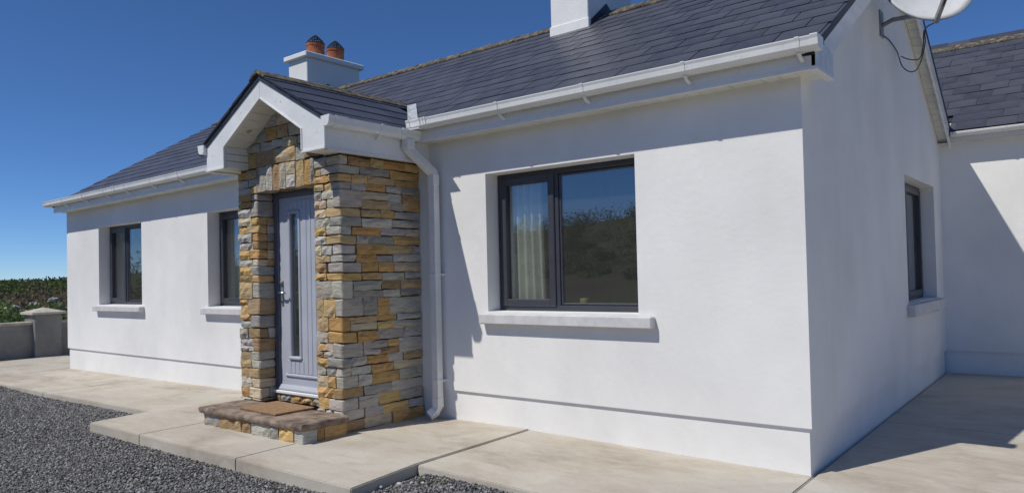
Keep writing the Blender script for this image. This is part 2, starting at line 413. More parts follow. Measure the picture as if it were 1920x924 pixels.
slab([(-14.36, -1.24, -.10), (-11.36, -1.25, -.066), (-11.38, .0, -.060), (-11.38, 4.9, -.06), (-14.36, 4.9, -.09)], .16)
slab([(-11.36 + G, -1.25, -.066), (-8.76, -1.25, -.052), (-8.76, .03, -.040), (-11.37 + G, .03, -.060)], .16)
slab([(-8.76 + G, -1.25, -.052), (-6.0, -1.25, -.018), (-6.02, .03, -.012), (-8.76 + G, .03, -.040)], .16)
slab([(-5.89, -1.845, -.012), (-4.90, -1.848, -.004), (-4.93, .03, .0), (-5.99, .03, -.004), (-5.97, -1.24, -.006)])
slab([(-4.90 + G, -1.848, -.004), (-3.42, -1.850, .0), (-3.46, -1.22, .0), (-3.46, .03, .002), (-4.93 + G, .03, .0)])
slab([(-3.42 + G, -1.850, .0), (-2.145, -1.850, -.006), (-2.225, -1.23, .0), (-2.225, .03, .012), (-3.46 + G, .03, .002), (-3.46 + G, -1.22, .0)])
slab([(-2.217, -1.226, -.010), (-.006, -1.235, -.052), (-.006, .03, -.033), (-2.215, .03, .004)])
slab([(.002, -1.235, -.052), (4.4, -1.235, -.06), (4.4, 1.9, -.03), (0.0, 1.9, -.014), (0.0, 0.0, -.033)])
slab([(4.4 + G, -1.235, -.06), (9.0, -1.235, -.07), (9.0, 5.2, -.03), (4.4 + G, 5.2, .0)])  # unseen yard slab, extended to bounce sunlight onto the gable
slab([(0.0, -6.0, -.09), (4.4, -6.0, -.09), (4.4, -1.235 - G, -.06), (0.0, -1.235 - G, -.052)])  # unseen forecourt slab, added for more bounce light on the gable
slab([(4.4 + G, -6.0, -.09), (9.0, -6.0, -.10), (9.0, -1.235 - G, -.07), (4.4 + G, -1.235 - G, -.06)])  # unseen outer slab, added for the same bounce light
slab([(0.0, 1.9 + G, -.014), (4.4, 1.9 + G, -.03), (4.4, 5.2, .0), (0.0, 5.2, .012)])

# ------------------------------------------------------------------ the cottage
cot = thing('cottage', 'long white rendered bungalow with dark slate roof and a stone faced gabled porch', 'house', (0, 0, 0))

def wall_mesh(mb, mp, u0, u1, v0, v1, holes, w0, w1, open_top=False):
    """wall from u0..u1, v0..v1 with holes, front at w0 and back at w1; mp(u,v,w) -> point"""
    us = sorted({u0, u1, *[h[0] for h in holes], *[h[1] for h in holes]}); vs = sorted({v0, v1, *[h[2] for h in holes], *[h[3] for h in holes]})
    def hole(a, b): return any(h[0] <= a < h[1] and h[2] <= b < h[3] for h in holes)
    for i in range(len(us) - 1):
        for k in range(len(vs) - 1):
            a, b, c, d = us[i], us[i + 1], vs[k], vs[k + 1]
            if hole(a, c): continue
            for w_ in (w0, w1): mb.add([mp(a, c, w_), mp(b, c, w_), mp(b, d, w_), mp(a, d, w_)], [(0, 1, 2, 3)])
    for (a, b, c, d) in list(holes) + [(u0, u1, v0, v1)]:
        for q in (((a, c), (b, c)), ((b, c), (b, d)), ((b, d), (a, d)), ((a, d), (a, c))):
            p0, p1 = q
            if open_top and (a, b, c, d) == (u0, u1, v0, v1) and p0[1] == v1 and p1[1] == v1: continue
            mb.add([mp(*p0, w0), mp(*p1, w0), mp(*p1, w1), mp(*p0, w1)], [(0, 1, 2, 3)])
front = lambda u, v, w_: (u, -w_, v)
side = lambda u, v, w_: (w_, u, v)
WZ0, WZ1 = .954, 2.111
FH = [(-2.609, -1.185, WZ0, WZ1), (-10.215, -8.849, WZ0, WZ1), (-7.112, -5.75, WZ0, WZ1)]
SH = [(3.057, 4.615, .895, 2.124)]
wm = MB(); wall_mesh(wm, front, -L, 0, HP, 2.60, FH, 0, -.26); wm.build('front_wall', M['render'], cot)
wm = MB(); wall_mesh(wm, side, .26, D, HP, 2.45, SH, 0, -.26, True)
gp = [(.26, 2.45), (D, 2.45), (D, roofz(D) - .10), (RY, RZ - .10), (.0, roofz(0) - .10), (.0, 2.6), (.26, 2.6)]
for w_ in (0, -.26): wm.add([(w_, a, b) for a, b in gp], [tuple(range(len(gp)))])
wm.build('gable_wall', M['render'], cot)
wm = MB(); wm.box(-L, -L + .26, .26, D, HP, 2.6); wm.box(-L + .26, -.26, D - .26, D, HP, 2.6)
wm.prism([(.0, 2.60), (D, 2.60), (D, roofz(D) - .12), (RY, RZ - .12), (0, roofz(0) - .12)], 0, -L + .002, -L + .26)
wm.build('rear_wall', M['render'], cot)
# plinth set back under the drip edge of the render
pm = MB(); rc = .020
pm.box(-L + rc, -rc, rc, .26, -.25, HP); pm.box(-.26, -rc, .26, D, -.25, HP); pm.box(-L + rc, -L + .26, .26, D, -.25, HP)
pm.build('plinth', M['render'], cot)
# rooms
rm = MB(); rm.box(-L + .26, -.26, .26, D - .26, 0.0, .06); fl = rm.build('floor', M['floor'], cot)
rm = MB(); rm.box(-L + .26, -.26, .26, D - .26, 2.43, 2.47)
for x in (-3.3, -5.55, -8.2): rm.box(x, x + .1, .26, D - .26, .06, 2.43)
rm.box(-L + .26, -.26, 3.0, 3.1, .06, 2.43)
rm.build('partition', M['room'], cot)

# ---- windows
def window(name, mp, u0, u1, v0, v1, w_, mull, sill, lab=None, parent=cot, sashside=0):
    """frame face at depth w_ behind the wall face; mull = mullion centre; sash in the left light"""
    fw, dp = .045, .07
    def bx(mb, a, b, c, d, e, f, bv=.004):
        p = mp(a, c, e); q = mp(b, d, f); return mb.bev(p[0], q[0], p[1], q[1], p[2], q[2], bv)
    mb = MB(); bx(mb, u0, u0 + fw, v0, v1, -w_, -w_ - dp); bx(mb, u1 - fw, u1, v0, v1, -w_, -w_ - dp)
    bx(mb, u0 + fw - .002, u1 - fw + .002, v0, v0 + fw, -w_ - .001, -w_ - dp + .001); bx(mb, u0 + fw - .002, u1 - fw + .002, v1 - fw, v1, -w_ - .001, -w_ - dp + .001)
    if mull: bx(mb, mull - .022, mull + .022, v0 + fw - .002, v1 - fw + .002, -w_ - .002, -w_ - dp + .002)
    fr = mb.build(name, M['anth'], parent)
    if lab: fr['label'] = lab
    lights = [(u0 + fw, mull - .022), (mull + .022, u1 - fw)] if mull else [(u0 + fw, u1 - fw)]
    for i, (a, b) in enumerate(lights):
        s = .052 if (i == sashside) else .022; pr = .014 if (i == sashside) else -.012
        sb = MB(); c, d = v0 + fw, v1 - fw; o = .008 if i == sashside else -.001
        bx(sb, a - o, a + s, c - o, d + o, -w_ + pr, -w_ - .05, .006); bx(sb, b - s, b + o, c - o, d + o, -w_ + pr, -w_ - .05, .006)
        bx(sb, a + s - .003, b - s + .003, c - o, c + s, -w_ + pr - .001, -w_ - .049, .006); bx(sb, a + s - .003, b - s + .003, d - s, d + o, -w_ + pr - .001, -w_ - .049, .006)
        sb.build('sash' if i == sashside else 'glazing_bead', M['anth'], fr)
        gb = MB(); p = mp(a + s - .006, c + s - .006, -w_ - .022); q = mp(b - s + .006, d - s + .006, -w_ - .030); gb.box(p[0], q[0], p[1], q[1], p[2], q[2]); gb.build('pane', M['glass'], fr)
    if sill:
        s0, s1, z0, z1, pj = sill; sb = MB()
        p = [mp(s0, z0, pj), mp(s0, z1 - .004, pj), mp(s0, z1 + .016, -w_ + .004), mp(s0, z0, -w_ + .004)]; q = [mp(s1, z0, pj), mp(s1, z1 - .004, pj), mp(s1, z1 + .016, -w_ + .004), mp(s1, z0, -w_ + .004)]
        # stool fits between the reveals, nosing runs past them
        a0, a1 = u0 + .001, u1 - .001
        sb.add([mp(a0, z0 + .02, -w_), mp(a0, z1 + .012, -w_), mp(a0, z1, .0), mp(a0, z0 + .02, 0), mp(a1, z0 + .02, -w_), mp(a1, z1 + .012, -w_), mp(a1, z1, 0), mp(a1, z0 + .02, 0)],
               [(0, 1, 2, 3), (4, 7, 6, 5), (1, 5, 6, 2), (0, 4, 5, 1), (3, 2, 6, 7)])
        x = mp(s0, z0, -.002); y = mp(s1, z1 + .001, pj); sb.bev(x[0], y[0], x[1], y[1], x[2], y[2], .008, .002)
        sb.build('sill', M['sill'], fr)
    return fr
window('window', front, -2.609, -1.185, WZ0, WZ1, .158, -2.0, (-2.66, -1.05, .852, .938, .07))
window('window', front, -10.215, -8.849, WZ0, WZ1, .158, -9.66, (-10.30, -8.78, .862, .938, .07))
window('window', front, -7.112, -5.75, WZ0, WZ1, .158, -6.53, (-7.19, -5.68, .862, .938, .07))
window('window', side, 3.057, 4.615, .895, 2.124, .139, 3.75, (2.99, 4.74, .775, .885, .07), sashside=1)

# ---- main roof
rf = MB()
rf.add([wp(XL, -.17, roofz(-.17) - .035), wp(-5, -.17, roofz(-.17) - .035), (XR - .012, -.17, roofz(-.17) - .035), (XL, RY, RZ - .03), (-5, RY, RZ - .03), (XR - .012, RY, RZ - .03), (XL, D + .12, roofz(D + .12) - .03), (XR - .012, D + .12, roofz(D + .12) - .03),
        wp(XL, -.17, roofz(-.17) - .06), wp(-5, -.17, roofz(-.17) - .06), (XR - .012, -.17, roofz(-.17) - .06), (XL, RY, RZ - .07), (-5, RY, RZ - .07), (XR - .012, RY, RZ - .07), (XL, D + .12, roofz(D + .12) - .07), (XR - .012, D + .12, roofz(D + .12) - .07)],
       [(0, 1, 4, 3), (1, 2, 5, 4), (3, 4, 5, 7, 6), (8, 11, 12, 9), (9, 12, 13, 10), (11, 14, 15, 13, 12), (0, 8, 9, 1), (1, 9, 10, 2), (2, 10, 13, 5), (5, 13, 15, 7), (7, 15, 14, 6), (6, 14, 11, 3), (3, 11, 8, 0)])
roof = rf.build('roof', M['edge'], cot); roof['label'] = 'dark slate roof of the bungalow'

ANG = math.atan(SL)
def edged(me):
    me.materials.append(M['edge'])
    big = sorted(me.polygons, key=lambda p: -p.area)[:2]
    for p in me.polygons: p.material_index = 0 if p.index in (big[0].index, big[1].index) else 1
    return me
def slate_data(name, wd, ln, th, tilt, ang):
    """a slate whose tail is at the origin, lying up +y at the roof's angle less the tilt"""
    mb = MB(); mb.box(-wd / 2, wd / 2, 0, ln, -th, 0)
    a = ang - tilt; mb.warp(lambda x, y, z: (x, y * math.cos(a) - z * math.sin(a), y * math.sin(a) + z * math.cos(a)))
    return edged(mb.data(name, M['slate']))
SW = .293; GA = .205
sd = [slate_data('slate', SW - random.uniform(.004, .008), .46, .008 + .003 * (i % 2), .020, ANG) for i in range(4)]
cells = []
ys = [-.196] + [.022 + GA * k for k in range(13)]
for r, y in enumerate(ys):
    if y > 2.50: continue
    x = -.030 + (SW / 2 if r % 2 else 0) - SW / 2
    while x > XR + .05 - SW / 2: x -= SW
    k = 0
    xs = [x - SW * q for q in range(-1, 41)]
    for xx in xs:
        if xx + SW / 2 > XR + .02 or xx - SW / 2 < XL - .001: continue
        z = roofz(y) + .004
        if abs(xx - PC) < 1.0 and z + .1 < porchz(xx) and y < .5: continue
        if 2.23 - .12 < y and (-3.46 < xx < -2.95 or -8.6 < xx < -8.12): continue
        cells.append((xx, y, z, r))
    # half slates fill the verge
    edge = [c for c in cells if c[3] == r]
    xm = max(c[0] for c in edge) + SW / 2
    if XR - xm > .04: cells.append((xm + (XR - xm) / 2, y, z, -r - 1))
    xm = min(c[0] for c in edge) - SW / 2
    if xm - XL > .02: cells.append(((xm + XL) / 2, y, roofz(y) + .004, -r - 1))
cells.sort(key=lambda c: (c[0] - CAM.x) ** 2 + (c[1] - CAM.y) ** 2 + (c[2] - CAM.z) ** 2)
rest = MB(); np_ = 0
for c in cells:
    jy = random.gauss(0, .003); p = wp(c[0], c[1] + jy, c[2] + random.uniform(-.001, .002) + jy * SL)
    rz = random.gauss(0, .004); half = c[3] < 0
    top = (RY - c[1]) / math.cos(ANG)
    if half:
        wdt = 2 * min(XR - c[0], c[0] - XL) - .004; me = slate_data('slate', wdt, min(.46, top), .009, .020, ANG)
    elif top < .46: me = slate_data('slate', SW - .006, top, .009, .020, ANG)
    else: me = random.choice(sd)
    if np_ < 255:
        o = link('slate', me, roof, p); o.rotation_euler = (random.gauss(0, .003), random.gauss(0, .004), rz); np_ += 1
    else:
        cr, sr = math.cos(rz), math.sin(rz)
        rest.add([(q.co.x * cr - q.co.y * sr + p[0], q.co.x * sr + q.co.y * cr + p[1], q.co.z + p[2]) for q in me.vertices], [tuple(f.vertices) for f in me.polygons])
tag(rest.build('slates', M['slate'], roof), kind='stuff')
edge_faces(roof.children[-1].data)
rest = MB()                                               # rear slope, unseen from the yard
for r in range(14):
    for q in range(20):
        y0 = D + .14 - GA * r; x0 = XL + .58 * q + (.29 if r % 2 else 0)
        if y0 < RY + .1 or x0 + .57 > XR: continue
        yt = max(y0 - .4, RY)
        rest.add([(x0, y0, roofz(y0) + .01), (x0 + .57, y0, roofz(y0) + .01), (x0 + .57, yt, roofz(yt)), (x0, yt, roofz(yt))], [(0, 1, 2, 3)])
tag(rest.build('slates', M['slate'], roof), kind='stuff')
# ridge tiles
def ridge_tile(x0, x1, y, z, wd, sl, th=.014):
    mb = MB(); t = .02; pr = [(y - wd, z - wd * sl + t), (y - .018, z - .01 + t + .008), (y, z + t + .012), (y + .018, z - .01 + t + .008), (y + wd, z - wd * sl + t), (y + wd, z - wd * sl + t - th), (y, z + t - th + .004), (y - wd, z - wd * sl + t - th)]
    mb.prism(pr, 0, x0, x1); return mb
x = XL
while x < XR - .1:
    x1 = min(x + .45, XR)
    if not (x1 > -3.46 and x < -2.95 and (x > -3.5)) and not (x1 > -8.6 and x < -8.12 and x > -8.65):
        mb = ridge_tile(x + .003, x1, RY, RZ + random.uniform(0, .005), .115, SL); mb.build('ridge_tile', M['ridge'], roof)
        mb = ridge_tile(x1 - .022, x1 + .012, RY, RZ + .008, .118, SL); mb.build('mortar_joint', M['ridge'], roof)
    x = x1
# verges: slate undercloak, barge boards and rake soffits of both gables
for nm, xa, xb, sg in (('right', XR - .028, XR - .004, 1), ('left', XL + .004, XL + .028, -1)):
    for y0, y1 in ((-.185, RY), (D + .12, RY)):
        dz = .0 if nm == 'right' else -.0
        fz = roofz
        o0 = off(xa)
        zz0 = fz(y0) + (o0 if y0 < 0 else 0)
        mb = MB(); mb.prism([(y0, zz0 - .008), (RY, RZ - .008), (RY, RZ - .062), (y0, zz0 - .062)], 0, xa - .05 * (sg > 0), xb + .05 * (sg < 0) ); mb.build('verge_undercloak', M['edge'], roof)
        ya = .05 if y0 < 0 else D - .06
        mb = MB(); mb.prism([(ya, fz(ya) - .0655 + o0 * (y0 < 0)), (RY, RZ - .0655), (RY, RZ - .21), (ya, fz(ya) - .21 + o0 * (y0 < 0))], 0, xa - .004 * sg, xb - .004 * sg); mb.build('barge_board', M['fascia'], cot)
# rake soffit boards of the right gable
sf = MB(); sf.prism([(D - .06, roofz(D - .06) - .115), (RY, RZ - .115), (.1, roofz(.1) - .115), (.1, roofz(.1) - .105), (RY, RZ - .105), (D - .06, roofz(D - .06) - .105)], 0, .0, XR - .035)
rsf = sf.build('rake_soffit', M['soffit'], cot)
for k in range(26):
    y1 = D - .02 - .094 * k
    if y1 < RY + .06: break
    mb = MB(); y0 = y1 - .088
    mb.prism([(y1, roofz(y1) - .118), (y0, roofz(y0) - .118), (y0, roofz(y0) - .130), (y1, roofz(y1) - .130)], 0, .002, XR - .034); mb.build('soffit_board', M['soffit'], rsf)

# ---- eaves: fascia, soffit boards, gutters
FZ0 = HS
def eave(x0, x1):
    mb = MB(); n = 6
    for i in range(n):
        a = x0 + (x1 - x0) * i / n; b = x0 + (x1 - x0) * (i + 1) / n; mb.box(a, b, -.182, -.160, FZ0 - .004, 2.615)
    fa = mb.warp(wp).build('fascia', M['fascia'], cot)
    mb = MB(); mb.box(x0, x1, -.1835, -.158, FZ0 - .013, FZ0 + .006); mb.warp(wp).build('fascia_trim', M['upvc'], fa)
    return fa
eave(-3.28, XR + .001); eave(-L - .01, -5.03)
sf = MB(); sf.box(-3.28, 0, -.16, 0.0, FZ0 + .012, FZ0 + .02); sf.warp(wp); sof = sf.build('soffit', M['soffit'], cot)
x = -.004
while x > -3.27:
    mb = MB(); mb.bev(max(x - .100, -3.278), x, -.1595, .001, FZ0 - .004, FZ0 + .010, .003); mb.build('soffit_board', M['soffit'], sof); x -= .105
sf = MB(); sf.box(-L - .01, -5.03, -.16, 0.0, FZ0 + .012, FZ0 + .02); sf.warp(wp); sof2 = sf.build('soffit', M['soffit'], cot)
x = -5.04
while x > -L:
    mb = MB(); mb.bev(max(x - .205, -L - .008), x, -.1595, .001, FZ0 - .004, FZ0 + .010, .003); mb.warp(wp).build('soffit_board', M['soffit'], sof2); x -= .21
GP = [(-.186, 2.606), (-.186, 2.555), (-.200, 2.535), (-.262, 2.533), (-.286, 2.552), (-.291, 2.585), (-.298, 2.602), (-.298, 2.608)]
GI = [(-.292, 2.608), (-.286, 2.588), (-.281, 2.556), (-.260, 2.539), (-.202, 2.541), (-.191, 2.558), (-.191, 2.606)]
def gutter_mesh(x0, x1, grow=0., dz=0):
    cy = -.24; cz = 2.572
    def gq(p): return (cy + (p[0] - cy) * (1 + grow), cz + (p[1] - cz) * (1 + grow) + dz)
    mb = MB()
    if grow == 0:
        mb.prism([gq(p) for p in GP + GI], 0, x0, x1)
    else: mb.prism([gq(p) for p in GP], 0, x0, x1)
    return mb
def gutter(x0, x1, brackets, unions, dx=0):
    mb = MB(); n = 8
    for i in range(n):
        a = x0 + (x1 - x0) * i / n; b = x0 + (x1 - x0) * (i + 1) / n; q = gutter_mesh(a, b); mb.add(q.v, q.f)
    gt = mb.warp(wp).build('gutter', M['upvc'], cot)
    for x in brackets:
        q = gutter_mesh(x - .013, x + .013, .09); q.sweep([(x, -.262, 2.528), (x, -.235, 2.505), (x, -.184, 2.488)], .02, .012); q.warp(wp).build('gutter_bracket', M['upvc'], gt)
    for x, hw in unions:
        for d in (-hw, 0, hw): q = gutter_mesh(x + d - .012, x + d + .012, .13 if d else .08); q.warp(wp).build('gutter_union', M['upvc'], gt)
    for e, s in ((x0, 1), (x1, -1)):
        q = gutter_mesh(e - .012 * s, e + .030 * s, .11); q.warp(wp).build('gutter_end', M['upvc'], gt)
    return gt
gutter(-3.24, .178, [.072, -.654, -1.438, -2.235], [(-3.06, .035)])
gutter(-11.50, -5.02, [-10.79, -10.07, -9.36, -8.72, -7.99, -7.28], [(-9.04, .03)])
# verge end box at the gable corner
eb = MB(); eb.prism([(-.182, FZ0 - .002), (.18, FZ0 - .002), (.18, 2.60), (.02, 2.625), (-.05, 2.60), (-.182, 2.535)], 0, XR - .02, XR + .006)
ebx = eb.build('verge_end_box', M['box'], cot)
eb = MB(); eb.box(.0, XR - .019, .15, .18, FZ0, 2.62); eb.box(.0, XR - .019, -.160, .15, FZ0 - .002, FZ0 + .01); eb.build('end_box_base', M['soffit'], ebx)
eb = MB(); eb.bev(XR - .035, XR + .010, -.184, .184, FZ0 - .018, FZ0 + .004, .003); eb.build('end_box_trim', M['upvc'], ebx)

# ---- chimneys
def chimney(x0, x1, y0, y1, z0, z1, capz, pots):
    mb = MB(); mb.bev(x0, x1, y0, y1, z0, z1, .008); ch = mb.build('chimney', M['render'], cot)
    mb = MB(); mb.bev(x0 - .058, x1 + .058, y0 - .058, y1 + .058, z1, capz, .012); mb.build('chimney_cap', M['render'], ch)
    b = .012
    mb = MB(); mb.bev(x0 - b, x1 + b, y0 - b, y0 + .04, z0, roofz(y0) + .10, .006); mb.build('flaunching', M['render'], ch)
    mb = MB()
    mb.prism([(y0, roofz(y0) + .0), (RY, RZ + .02), (y1, roofz(y1)), (y1, roofz(y1) + .10), (RY, RZ + .13), (y0, roofz(y0) + .05)], 0, x1 + .001, x1 + .010); mb.build('flashing', M['edge'], ch)
    for (px, py) in pots:
        mb = MB(); mb.lathe((px, py, capz - .005), [(.150, 0), (.150, .03), (.140, .04), (.138, .20), (.146, .21), (.146, .25), (.128, .25), (.125, .1)], 22); mb.build('chimney_pot', M['terracotta'], ch, False)
        mb = MB()
        for k in range(14):
            a = 2 * math.pi * k / 14; c, s = math.cos(a), math.sin(a)
            mb.sweep([(px + .135 * c, py + .135 * s, capz + .19), (px + .142 * c, py + .142 * s, capz + .255), (px + .10 * c, py + .10 * s, capz + .31), (px + .02 * c, py + .02 * s, capz + .385)], .010, n=4)
        for rr, zz in ((.145, .25), (.118, .29), (.07, .34)):
            mb.sweep([(px + rr * math.cos(t * math.pi / 10), py + rr * math.sin(t * math.pi / 10), capz + zz) for t in range(21)], .009, n=4)
        mb.build('bird_guard', M['wire'], ch)
    return ch
chimney(-8.60, -8.12, 2.23, 3.27, 3.6, 4.72, 4.80, [(-8.36, 2.575), (-8.36, 2.968)])
chimney(-3.465, -2.955, 2.23, 3.22, 3.6, 5.05, 5.14, [(-3.21, 2.55), (-3.21, 2.95)])

# ------------------------------------------------------------------ porch
pw = MB(); ins = .022; zt = 2.30
pw.box(PX0 + ins, OX0 - ins, PF + ins, PF + .16, -.05, zt); pw.box(OX1 + ins, PX1 - ins, PF + ins, PF + .16, -.05, zt)   # piers
pw.box(OX0 - ins, OX1 + ins, PF + ins, PF + .16, OZ1 + ins, zt)
pw.prism([(PX0 + ins, zt), (PX1 - ins, zt), (PX1 - ins, porchz(PX1) - .10), (PC, 2.93), (PX0 + ins, porchz(PX0) - .10)], 1, PF + ins, PF + .16)
pw.box(PX0 + ins, PX0 + .2, PF + .16, 0, -.05, zt); pw.box(PX1 - .2, PX1 - ins, PF + .16, 0, -.05, zt)
pw.box(OX0 - ins, OX1 + ins, PF + .19, PF + .22, -.05, .205)
porch = pw.build('porch_wall', M['mortar'], cot); porch['label'] = 'porch walls faced in golden and grey split stone'
PAL = [(.50, .475, .42), (.58, .555, .50), (.39, .38, .35), (.63, .405, .165), (.69, .47, .21), (.56, .415, .235), (.66, .56, .40), (.42, .285, .155), (.58, .35, .14)]
PAL0 = [(.37, .365, .345), (.43, .425, .40), (.30, .305, .30), (.52, .335, .135), (.57, .39, .175), (.46, .345, .20), (.55, .47, .33), (.36, .235, .12), (.50, .30, .11)]
WTS = [22, 20, 10, 14, 11, 12, 7, 7, 5]
last = [None]
def stone_col():
    for _ in range(6):
        c = random.choices(range(len(PAL)), WTS)[0]
        if c != last[0]: break
    last[0] = c; k = random.uniform(.88, 1.1)
    return tuple(min(1, v * k * random.uniform(.96, 1.04)) for v in PAL[c]) + (1,)
def stone(x0, x1, y0, y1, z0, z1, face, parent=porch, into=None, g=.003):
    """a split-faced stone; face '-y', '+x' or '-x' gets a broken rock face, the rest is a rough block"""
    px = random.uniform(-.006, .018); mb = MB()
    a0, a1, b0, b1 = {'-y': (x0, x1, z0, z1), '+x': (y0, y1, z0, z1), '-x': (y0, y1, z0, z1)}[face]
    a0 += g * random.uniform(.5, 1.5); a1 -= g * random.uniform(.5, 1.5); b0 += g * random.uniform(.4, 1.4); b1 -= g * random.uniform(.4, 1.4)
    dep = (y1 - y0) if face == '-y' else (x1 - x0)
    nu = max(3, min(6, int((a1 - a0) / .05) + 2)); nv = 3 if b1 - b0 < .1 else 4
    sk = [random.uniform(-.011, .011) for _ in range(4)]
    v = []; 
    for j in range(nv):
        for i in range(nu):
            s, t = i / (nu - 1), j / (nv - 1); bd = (i in (0, nu - 1)) or (j in (0, nv - 1))
            a = a0 + (a1 - a0) * s; b = b0 + (b1 - b0) * t + (sk[0] * (1 - s) + sk[1] * s) * (1 - t) * .6 + (sk[2] * (1 - s) + sk[3] * s) * t * .6
            if bd: a += random.uniform(-.004, .003); b += random.uniform(-.0035, .003); o = -.005 + px * .6 + random.uniform(-.006, .004)
            else: a += random.uniform(-.010, .010); b += random.uniform(-.007, .007); o = px + random.uniform(-.007, .012)
            v.append((a, b, o))
    f = [(j * nu + i, j * nu + i + 1, (j + 1) * nu + i + 1, (j + 1) * nu + i) for j in range(nv - 1) for i in range(nu - 1)]
    ring = [i for i in range(nu)] + [j * nu + nu - 1 for j in range(1, nv)] + [(nv - 1) * nu + i for i in range(nu - 2, -1, -1)] + [j * nu for j in range(nv - 2, 0, -1)]
    n0 = len(v); v += [(v[i][0], v[i][1], -dep) for i in ring]; m = len(ring)
    f += [(ring[i], ring[(i + 1) % m], n0 + (i + 1) % m, n0 + i) for i in range(m)] + [tuple(n0 + i for i in range(m))]
    mp = {'-y': lambda a, b, o: (a, y0 - o, b), '+x': lambda a, b, o: (x1 + o, a, b), '-x': lambda a, b, o: (x0 - o, a, b)}[face]
    mb.v = [mp(*q) for q in v]; mb.f = f
    if into is not None: into.add(mb.v, mb.f); return None
    o = mb.build('stone', M['stone'], parent); o.color = stone_col(); return o
def roughen(mb):
    """fan every side of a block from an uneven middle point"""
    f2 = []
    for q in mb.f:
        if len(q) == 4:
            P = [Vector(mb.v[i]) for i in q]; ar = (P[1] - P[0]).length * (P[2] - P[1]).length
            if ar > .002:
                n_ = (P[2] - P[0]).cross(P[3] - P[1]).normalized(); c = sum(P, Vector()) / 4
                c += n_ * random.uniform(-.007, .007) + (P[1] - P[0]) * random.uniform(-.2, .2) + (P[3] - P[0]) * random.uniform(-.2, .2)
                k = len(mb.v); mb.v.append(tuple(c)); f2 += [(q[i], q[(i + 1) % 4], k) for i in range(4)]; continue
        f2.append(q)
    mb.f = f2
def quoin(x0, x1, y0, y1, z0, z1, parent=porch, g=.003):
    mb = MB(); mb.bev(x0 + g, x1 + random.uniform(-.006, .012), y0 - random.uniform(-.005, .012), y1 - g, z0 + g * .8, z1 - g * .8, .009, .0055)
    roughen(mb); o = mb.build('stone', M['stone'], parent); o.color = stone_col(); return o
def split(a0, a1, lo, hi):
    out = []; a = a0
    while a1 - a > hi * 1.15:
        w_ = random.uniform(lo, hi); 
        if a1 - (a + w_) < lo * .7: break
        out.append((a, a + w_)); a += w_
    if a1 - a > hi * 1.3: out += [(a, (a + a1) / 2), ((a + a1) / 2, a1)]
    else: out.append((a, a1))
    return out
bands = []; z = .0
while z < 2.25:
    h = random.choice([.065, .075, .085, .095, .105, .12, .14, .15]); bands.append((z, min(z + h, 2.29))); z += h
if bands[-1][1] - bands[-1][0] < .05: b = bands.pop(); bands[-1] = (bands[-1][0], b[1])
FD = .075      # facing depth
def fill(a0, a1, z0, z1, mk, lo, hi, thr=.115):
    if z1 - z0 > thr and random.random() < .82:
        for p, q in split(a0, a1, hi * .8, hi * 1.6):
            if random.random() < .22: mk(p, q, z0, z1)
            else:
                zm = z0 + (z1 - z0) * random.uniform(.38, .62)
                for a, b in split(p, q, lo, hi): mk(a, b, z0, zm)
                for a, b in split(p, q, lo, hi): mk(a, b, zm, z1)
    else:
        for a, b in split(a0, a1, lo, hi): mk(a, b, z0, z1)
for i, (z0, z1) in enumerate(bands):
    subs = [(z0, z1)] if (z1 - z0 < .13 or random.random() < .35) else [(z0, (z0 + z1) / 2), ((z0 + z1) / 2, z1)]
    # right-hand pier: quoins turn the corner
    qy = 0
    for s0, s1 in subs:
        ql = random.choice([.09, .12, .16, .22]); qw = random.choice([.09, .12, .15, .19]); qy = max(qy, ql)
        quoin(PX1 - qw, PX1, PF, PF + ql, s0, s1)
        if s1 > .155:
            fill(OX1, PX1 - qw, max(s0, .155), s1, lambda a, b, c, d: stone(a, b, PF, PF + .15, c, d, '-y'), .08, .17)
        stone_y0 = PF + ql
        fill(stone_y0, 0.0, s0, s1, lambda a, b, c, d: stone(PX1 - FD, PX1, a, b, c, d, '+x'), .13, .34)
        # left pier
        if s1 > .16:
            c0 = max(s0, .155)
            qw = random.choice([.10, .14, .18])
            if s0 < OZ1:
                mb = MB(); dpt = random.choice([.10, .17, .17])
                mb.bev(OX0 - qw + .003, OX0 + random.uniform(-.003, .005), PF - random.uniform(-.002, .008), PF + dpt - .002, c0 + .002, s1 - .002, .009, .0055); roughen(mb)
                o = mb.build('stone', M['stone'], porch); o.color = stone_col()
                if dpt < .15:
                    mb = MB(); mb.bev(OX0 - .08, OX0 + random.uniform(-.004, .003), PF + dpt + .001, PF + .175, c0 + .002, s1 - .002, .005, .003); o = mb.build('stone', M['stone'], porch); o.color = stone_col()
                fill(PX0, OX0 - qw, c0, s1, lambda a, b, c, d: stone(a, b, PF, PF + .15, c, d, '-y'), .08, .2)
            else:
                fill(PX0, OX0, c0, s1, lambda a, b, c, d: stone(a, b, PF, PF + .15, c, d, '-y'), .09, .2)
# left flank of the porch: joined
lf = MB()
for z0, z1 in bands: fill(PF + .15, 0.0, z0, z1, lambda a, b, c, d: stone(PX0, PX0 + FD, a, b, c, d, '-x', into=lf), .13, .34)
o = lf.build('stones', M['stone'], porch); o.color = (.42, .36, .26, 1); tag(o, kind='stuff')
